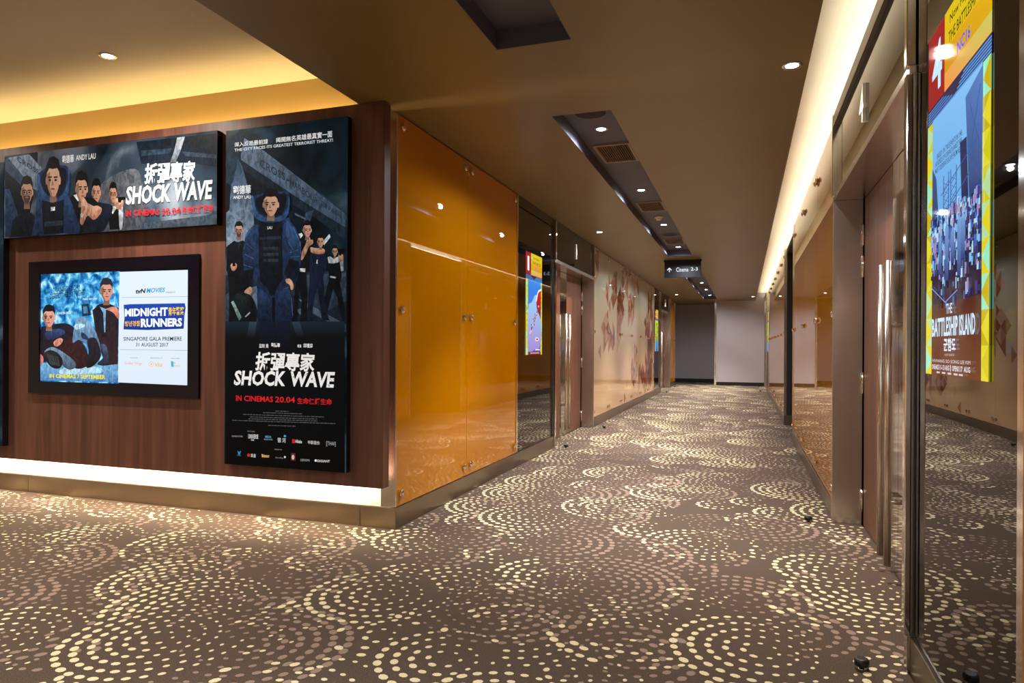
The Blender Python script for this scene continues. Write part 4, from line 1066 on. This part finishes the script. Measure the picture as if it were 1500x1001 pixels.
# --- digital signs set behind the black glass
def digital_sign(side, ya, yb, zt, zb, num, label, theme):
    """ya is the edge on the viewer's left"""
    xg = (XL - .012 + .0012) if side < 0 else (XR + .012 - .0012)
    root = empty('digital_sign', (xg, (ya + yb) / 2, zb), label, 'display')
    out = 1 if side < 0 else -1
    box('display_panel', 'tv_bezel', root, xg, xg - out * .0008, ya, yb, zb, zt)
    P = Print('x', xg + out * .0002, out, 1); P.step = .00008
    S = lambda pts: [proj(xg, ya + (yb - ya) * u, zt + (zb - zt) * v) for u, v in pts]
    def tx(s_, u0, v0_, u1, v1, col, bold=.01):
        a, b_, c, d = S([(u0, v0_), (u0, v1), (u1, v0_), (u1, v1)]); P.text(s_, a[0], a[1], b_[1], c[0], c[1], d[1], col, bold)
    def q(u0, v0_, u1, v1, col, col2=None): P.poly(S([(u0, v0_), (u1, v0_), (u1, v1), (u0, v1)]), col, col2)
    rg = random.Random(40 + num)
    # header
    q(0, 0, .31, .215, (150, 28, 32)); tx(str(num), .07 if num > 1 else .10, .04, .26 if num > 1 else .2, .18, (190, 222, 240) if num == 4 else (245, 240, 235), .02)
    P.poly(S([(.31, 0), (1, 0), (1, .10), (.31, .10)]), (206, 196, 20), (214, 176, 16)); P.poly(S([(.31, .10), (1, .10), (1, .165), (.31, .165)]), (214, 170, 16), (206, 140, 20))
    P.poly(S([(.31, .165), (1, .165), (1, .215), (.31, .215)]), (190, 196, 90), (236, 140, 70))
    if num == 4:
        tx('Now Playing', .40, .022, .74, .052, (40, 36, 12)); tx('THE BATTLESHIP ISLAND', .38, .066, .98, .096, (40, 36, 12)); tx('NC16', .52, .125, .72, .158, (70, 90, 220), .02)
    else:
        tx('Now Playing', .44, .03, .8, .055, (60, 44, 10)); tx('FEATURE 2D', .42, .075, .9, .10, (60, 44, 10)); tx('PG', .58, .12, .70, .15, (200, 90, 180), .02)
    P.flush('header_print', 'screen_ink', root)
    q(0, .215, 1, .262, (60, 44, 80), (44, 34, 66))
    for k in range(5): q(.0, .222 + k * .008, .3 + .05 * k, .226 + k * .008, (70, 130, 200)); q(.62 - .03 * k, .222 + k * .008, 1, .226 + k * .008, (80, 150, 220))
    # yellow and mint checks down both edges
    ch = [(200, 190, 20), (170, 210, 150), (214, 200, 30), (150, 220, 180), (190, 170, 16), (214, 204, 40)]
    for k in range(9):
        v0_, v1 = .262 + k * .082, .262 + (k + 1) * .082
        q(0, v0_, .13, v1, ch[k % 6]); q(.90, v0_, 1, v1, ch[(k + 3) % 6])
        P.poly(S([(0, v0_), (.13, (v0_ + v1) / 2), (0, v1)]), ch[(k + 1) % 6]); P.poly(S([(1, v0_), (.90, (v0_ + v1) / 2), (1, v1)]), ch[(k + 4) % 6])
    if theme == 'crowd':
        q(.12, .262, .91, .56, (128, 186, 232), (96, 160, 220)); q(.12, .56, .91, .80, (34, 40, 78), (40, 22, 40)); q(.12, .80, .91, 1.0, (70, 32, 20), (96, 44, 18))
        P.poly(S([(.68, .30), (.91, .27), (.91, .56), (.74, .56)]), (84, 124, 190), (40, 60, 110)); P.poly(S([(.60, .40), (.70, .40), (.74, .60), (.64, .60)]), (36, 44, 84))
        P.poly(S([(.12, .40), (.20, .44), (.26, .60), (.12, .62)]), (50, 80, 130), (30, 44, 80))
        for u0 in (.34, .47):
            for k in range(5): bar(P, *S([(u0, .47 + k * .022), (u0 + .09, .488 + k * .022)]), .8, (60, 90, 140)); bar(P, *S([(u0 + .09, .47 + k * .022), (u0, .488 + k * .022)]), .8, (60, 90, 140))
            bar(P, *S([(u0, .45), (u0, .60)]), 1.0, (50, 76, 130)); bar(P, *S([(u0 + .09, .45), (u0 + .09, .60)]), 1.0, (50, 76, 130))
        for a, b_ in (((.30, .50), (.85, .43)), ((.34, .56), (.86, .48)), ((.76, .33), (.90, .46)), ((.90, .31), (.76, .45)), ((.78, .46), (.90, .53))): bar(P, *S([a, b_]), 1.0, (52, 84, 146))
        cols = [(120, 176, 226), (60, 100, 170), (170, 206, 236), (24, 22, 50), (60, 50, 110), (150, 130, 180), (30, 50, 110)]
        P.hold = True
        for k in range(620):
            P.lay += (k % 40 == 0)
            u, v = rg.uniform(.13, .90), .55 + abs(rg.gauss(0, .11)) + .01 * rg.random()
            if v > .82: continue
            if v > .70 and rg.random() < .45: continue
            s1, s2 = rg.uniform(.006, .018), rg.uniform(.004, .016)
            q(u - s1, v - s2, min(u + s1, .905), v + s2, rg.choice(cols))
        P.hold = False
        for u, v0_, v1 in ((.30, .60, .72), (.42, .58, .74), (.62, .58, .74), (.68, .58, .70), (.52, .60, .70)):
            P.poly(S([(u - .03, v0_ + .02), (u, v0_), (u + .03, v0_ + .02), (u + .028, v1), (u - .028, v1)]), (110, 160, 214), (44, 60, 120)); P.poly(S(ell(u, v0_ - .008, .014, .010, n=8)), (176, 150, 150))
        bar(P, *S([(.12, .745), (.40, .80)]), 1.2, (120, 150, 210)); bar(P, *S([(.40, .80), (.60, .775)]), 1.2, (120, 150, 210))
        P.flush('picture_print', 'screen_ink', root)
        P.auto = ('lettering', 'screen_ink', root)
        for k, s_ in enumerate(('BASED ON TRUE EVENTS IN 1945', 'HUNDREDS OF KOREANS PLANNED THEIR', 'MOST DESPERATE ESCAPE FROM HELL...')): tx(s_, .24 - .03 * (k > 0), .375 + k * .019, .66, .390 + k * .019, (26, 44, 90), .006)
        tx('THE', .42, .805, .52, .832, (196, 222, 240), .02); tx('BATTLESHIP ISLAND', .16, .840, .86, .892, (196, 222, 240), .03); tx('군함도', .38, .897, .58, .932, (210, 226, 240), .03)
        tx('A FILM BY THE DIRECTOR', .40, .939, .56, .945, (200, 190, 200), 0); tx('HWANG SO SONG LEE KIM', .18, .955, .80, .964, (210, 200, 205), 0)
        tx('SNEAKS', .17, .970, .295, .984, (220, 220, 226), .02); tx('11-13', .31, .970, .40, .984, (220, 220, 226), .02); tx('AUG', .412, .970, .48, .984, (220, 220, 226), .02); tx('OPENS', .53, .970, .635, .984, (220, 220, 226), .02); tx('17', .65, .970, .69, .984, (220, 220, 226), .02); tx('AUG', .71, .970, .80, .984, (220, 220, 226), .02); bar(P, *S([(.505, .968), (.505, .986)]), .8, (220, 220, 226))
        for u in (.26, .36, .46, .56, .64): q(u, .989, u + .06, .994, (200, 190, 190))
        P.flush('credit_marks', 'screen_ink', root)['kind'] = 'stuff'
    elif theme == 'sky':
        q(.13, .262, .90, 1.0, (20, 130, 226), (96, 84, 170))
        P.poly(crom(S([(.13, .55), (.35, .48), (.62, .40), (.90, .62), (.90, .9), (.5, .95), (.13, .96)])), (150, 200, 240), (150, 130, 200))
        P.poly(crom(S([(.90, .34), (.90, .62), (.82, .60), (.66, .54), (.62, .46), (.70, .38)])), (206, 24, 40), (120, 20, 50))
        P.poly(crom(S([(.60, .45), (.72, .36), (.90, .33), (.90, .345), (.74, .375), (.64, .46)])), (244, 244, 246))
        for k in range(40):
            t = rg.random(); u, v = .25 + .5 * t + rg.uniform(-.05, .05), .80 - .30 * t + rg.uniform(-.03, .03)
            P.poly(S(ell(u, v, rg.uniform(.015, .035), rg.uniform(.008, .016), n=7)), rg.choice([(190, 120, 110), (60, 40, 90), (230, 190, 170), (120, 40, 60), (70, 90, 170)]))
        P.poly(S([(.13, .97), (.90, .97), (.90, 1.0), (.13, 1.0)]), (110, 30, 50)); P.poly(S(ell(.66, .845, .11, .020, n=12)), (235, 235, 240)); P.poly(S(ell(.66, .845, .07, .012, n=10)), (220, 30, 40))
        q(.56, .945, .84, .955, (240, 240, 245)); q(.25, .98, .80, .986, (230, 220, 220))
        P.flush('picture_print', 'screen_ink', root)
    else:
        q(.13, .262, .90, .75, (190, 206, 20), (120, 150, 20)); q(.13, .75, .90, 1.0, (40, 140, 220), (24, 90, 190))
        for k in range(26): P.poly(S(ell(rg.uniform(.2, .8), rg.uniform(.3, .72), rg.uniform(.03, .1), rg.uniform(.01, .03), n=8)), rg.choice([(30, 40, 12), (220, 226, 60), (60, 90, 20)]))
        P.flush('picture_print', 'screen_ink', root)
    return root
digital_sign(1, 2.69, 2.05, 2.262, 1.118, 4, 'tall lit screen headed 4 in black glass at the right', 'crowd')
digital_sign(-1, 6.812, 7.415, 2.215, 1.122, 1, 'tall lit screen headed 1 with a blue picture, left wall', 'sky')
digital_sign(-1, 17.72, 18.36, 2.20, 1.122, 2, 'small distant lit screen headed 2 with a yellow green picture', 'leaf')
digital_sign(1, 20.05, 19.42, 2.20, 1.122, 3, 'distant lit screen headed 3 on the right wall', 'leaf')
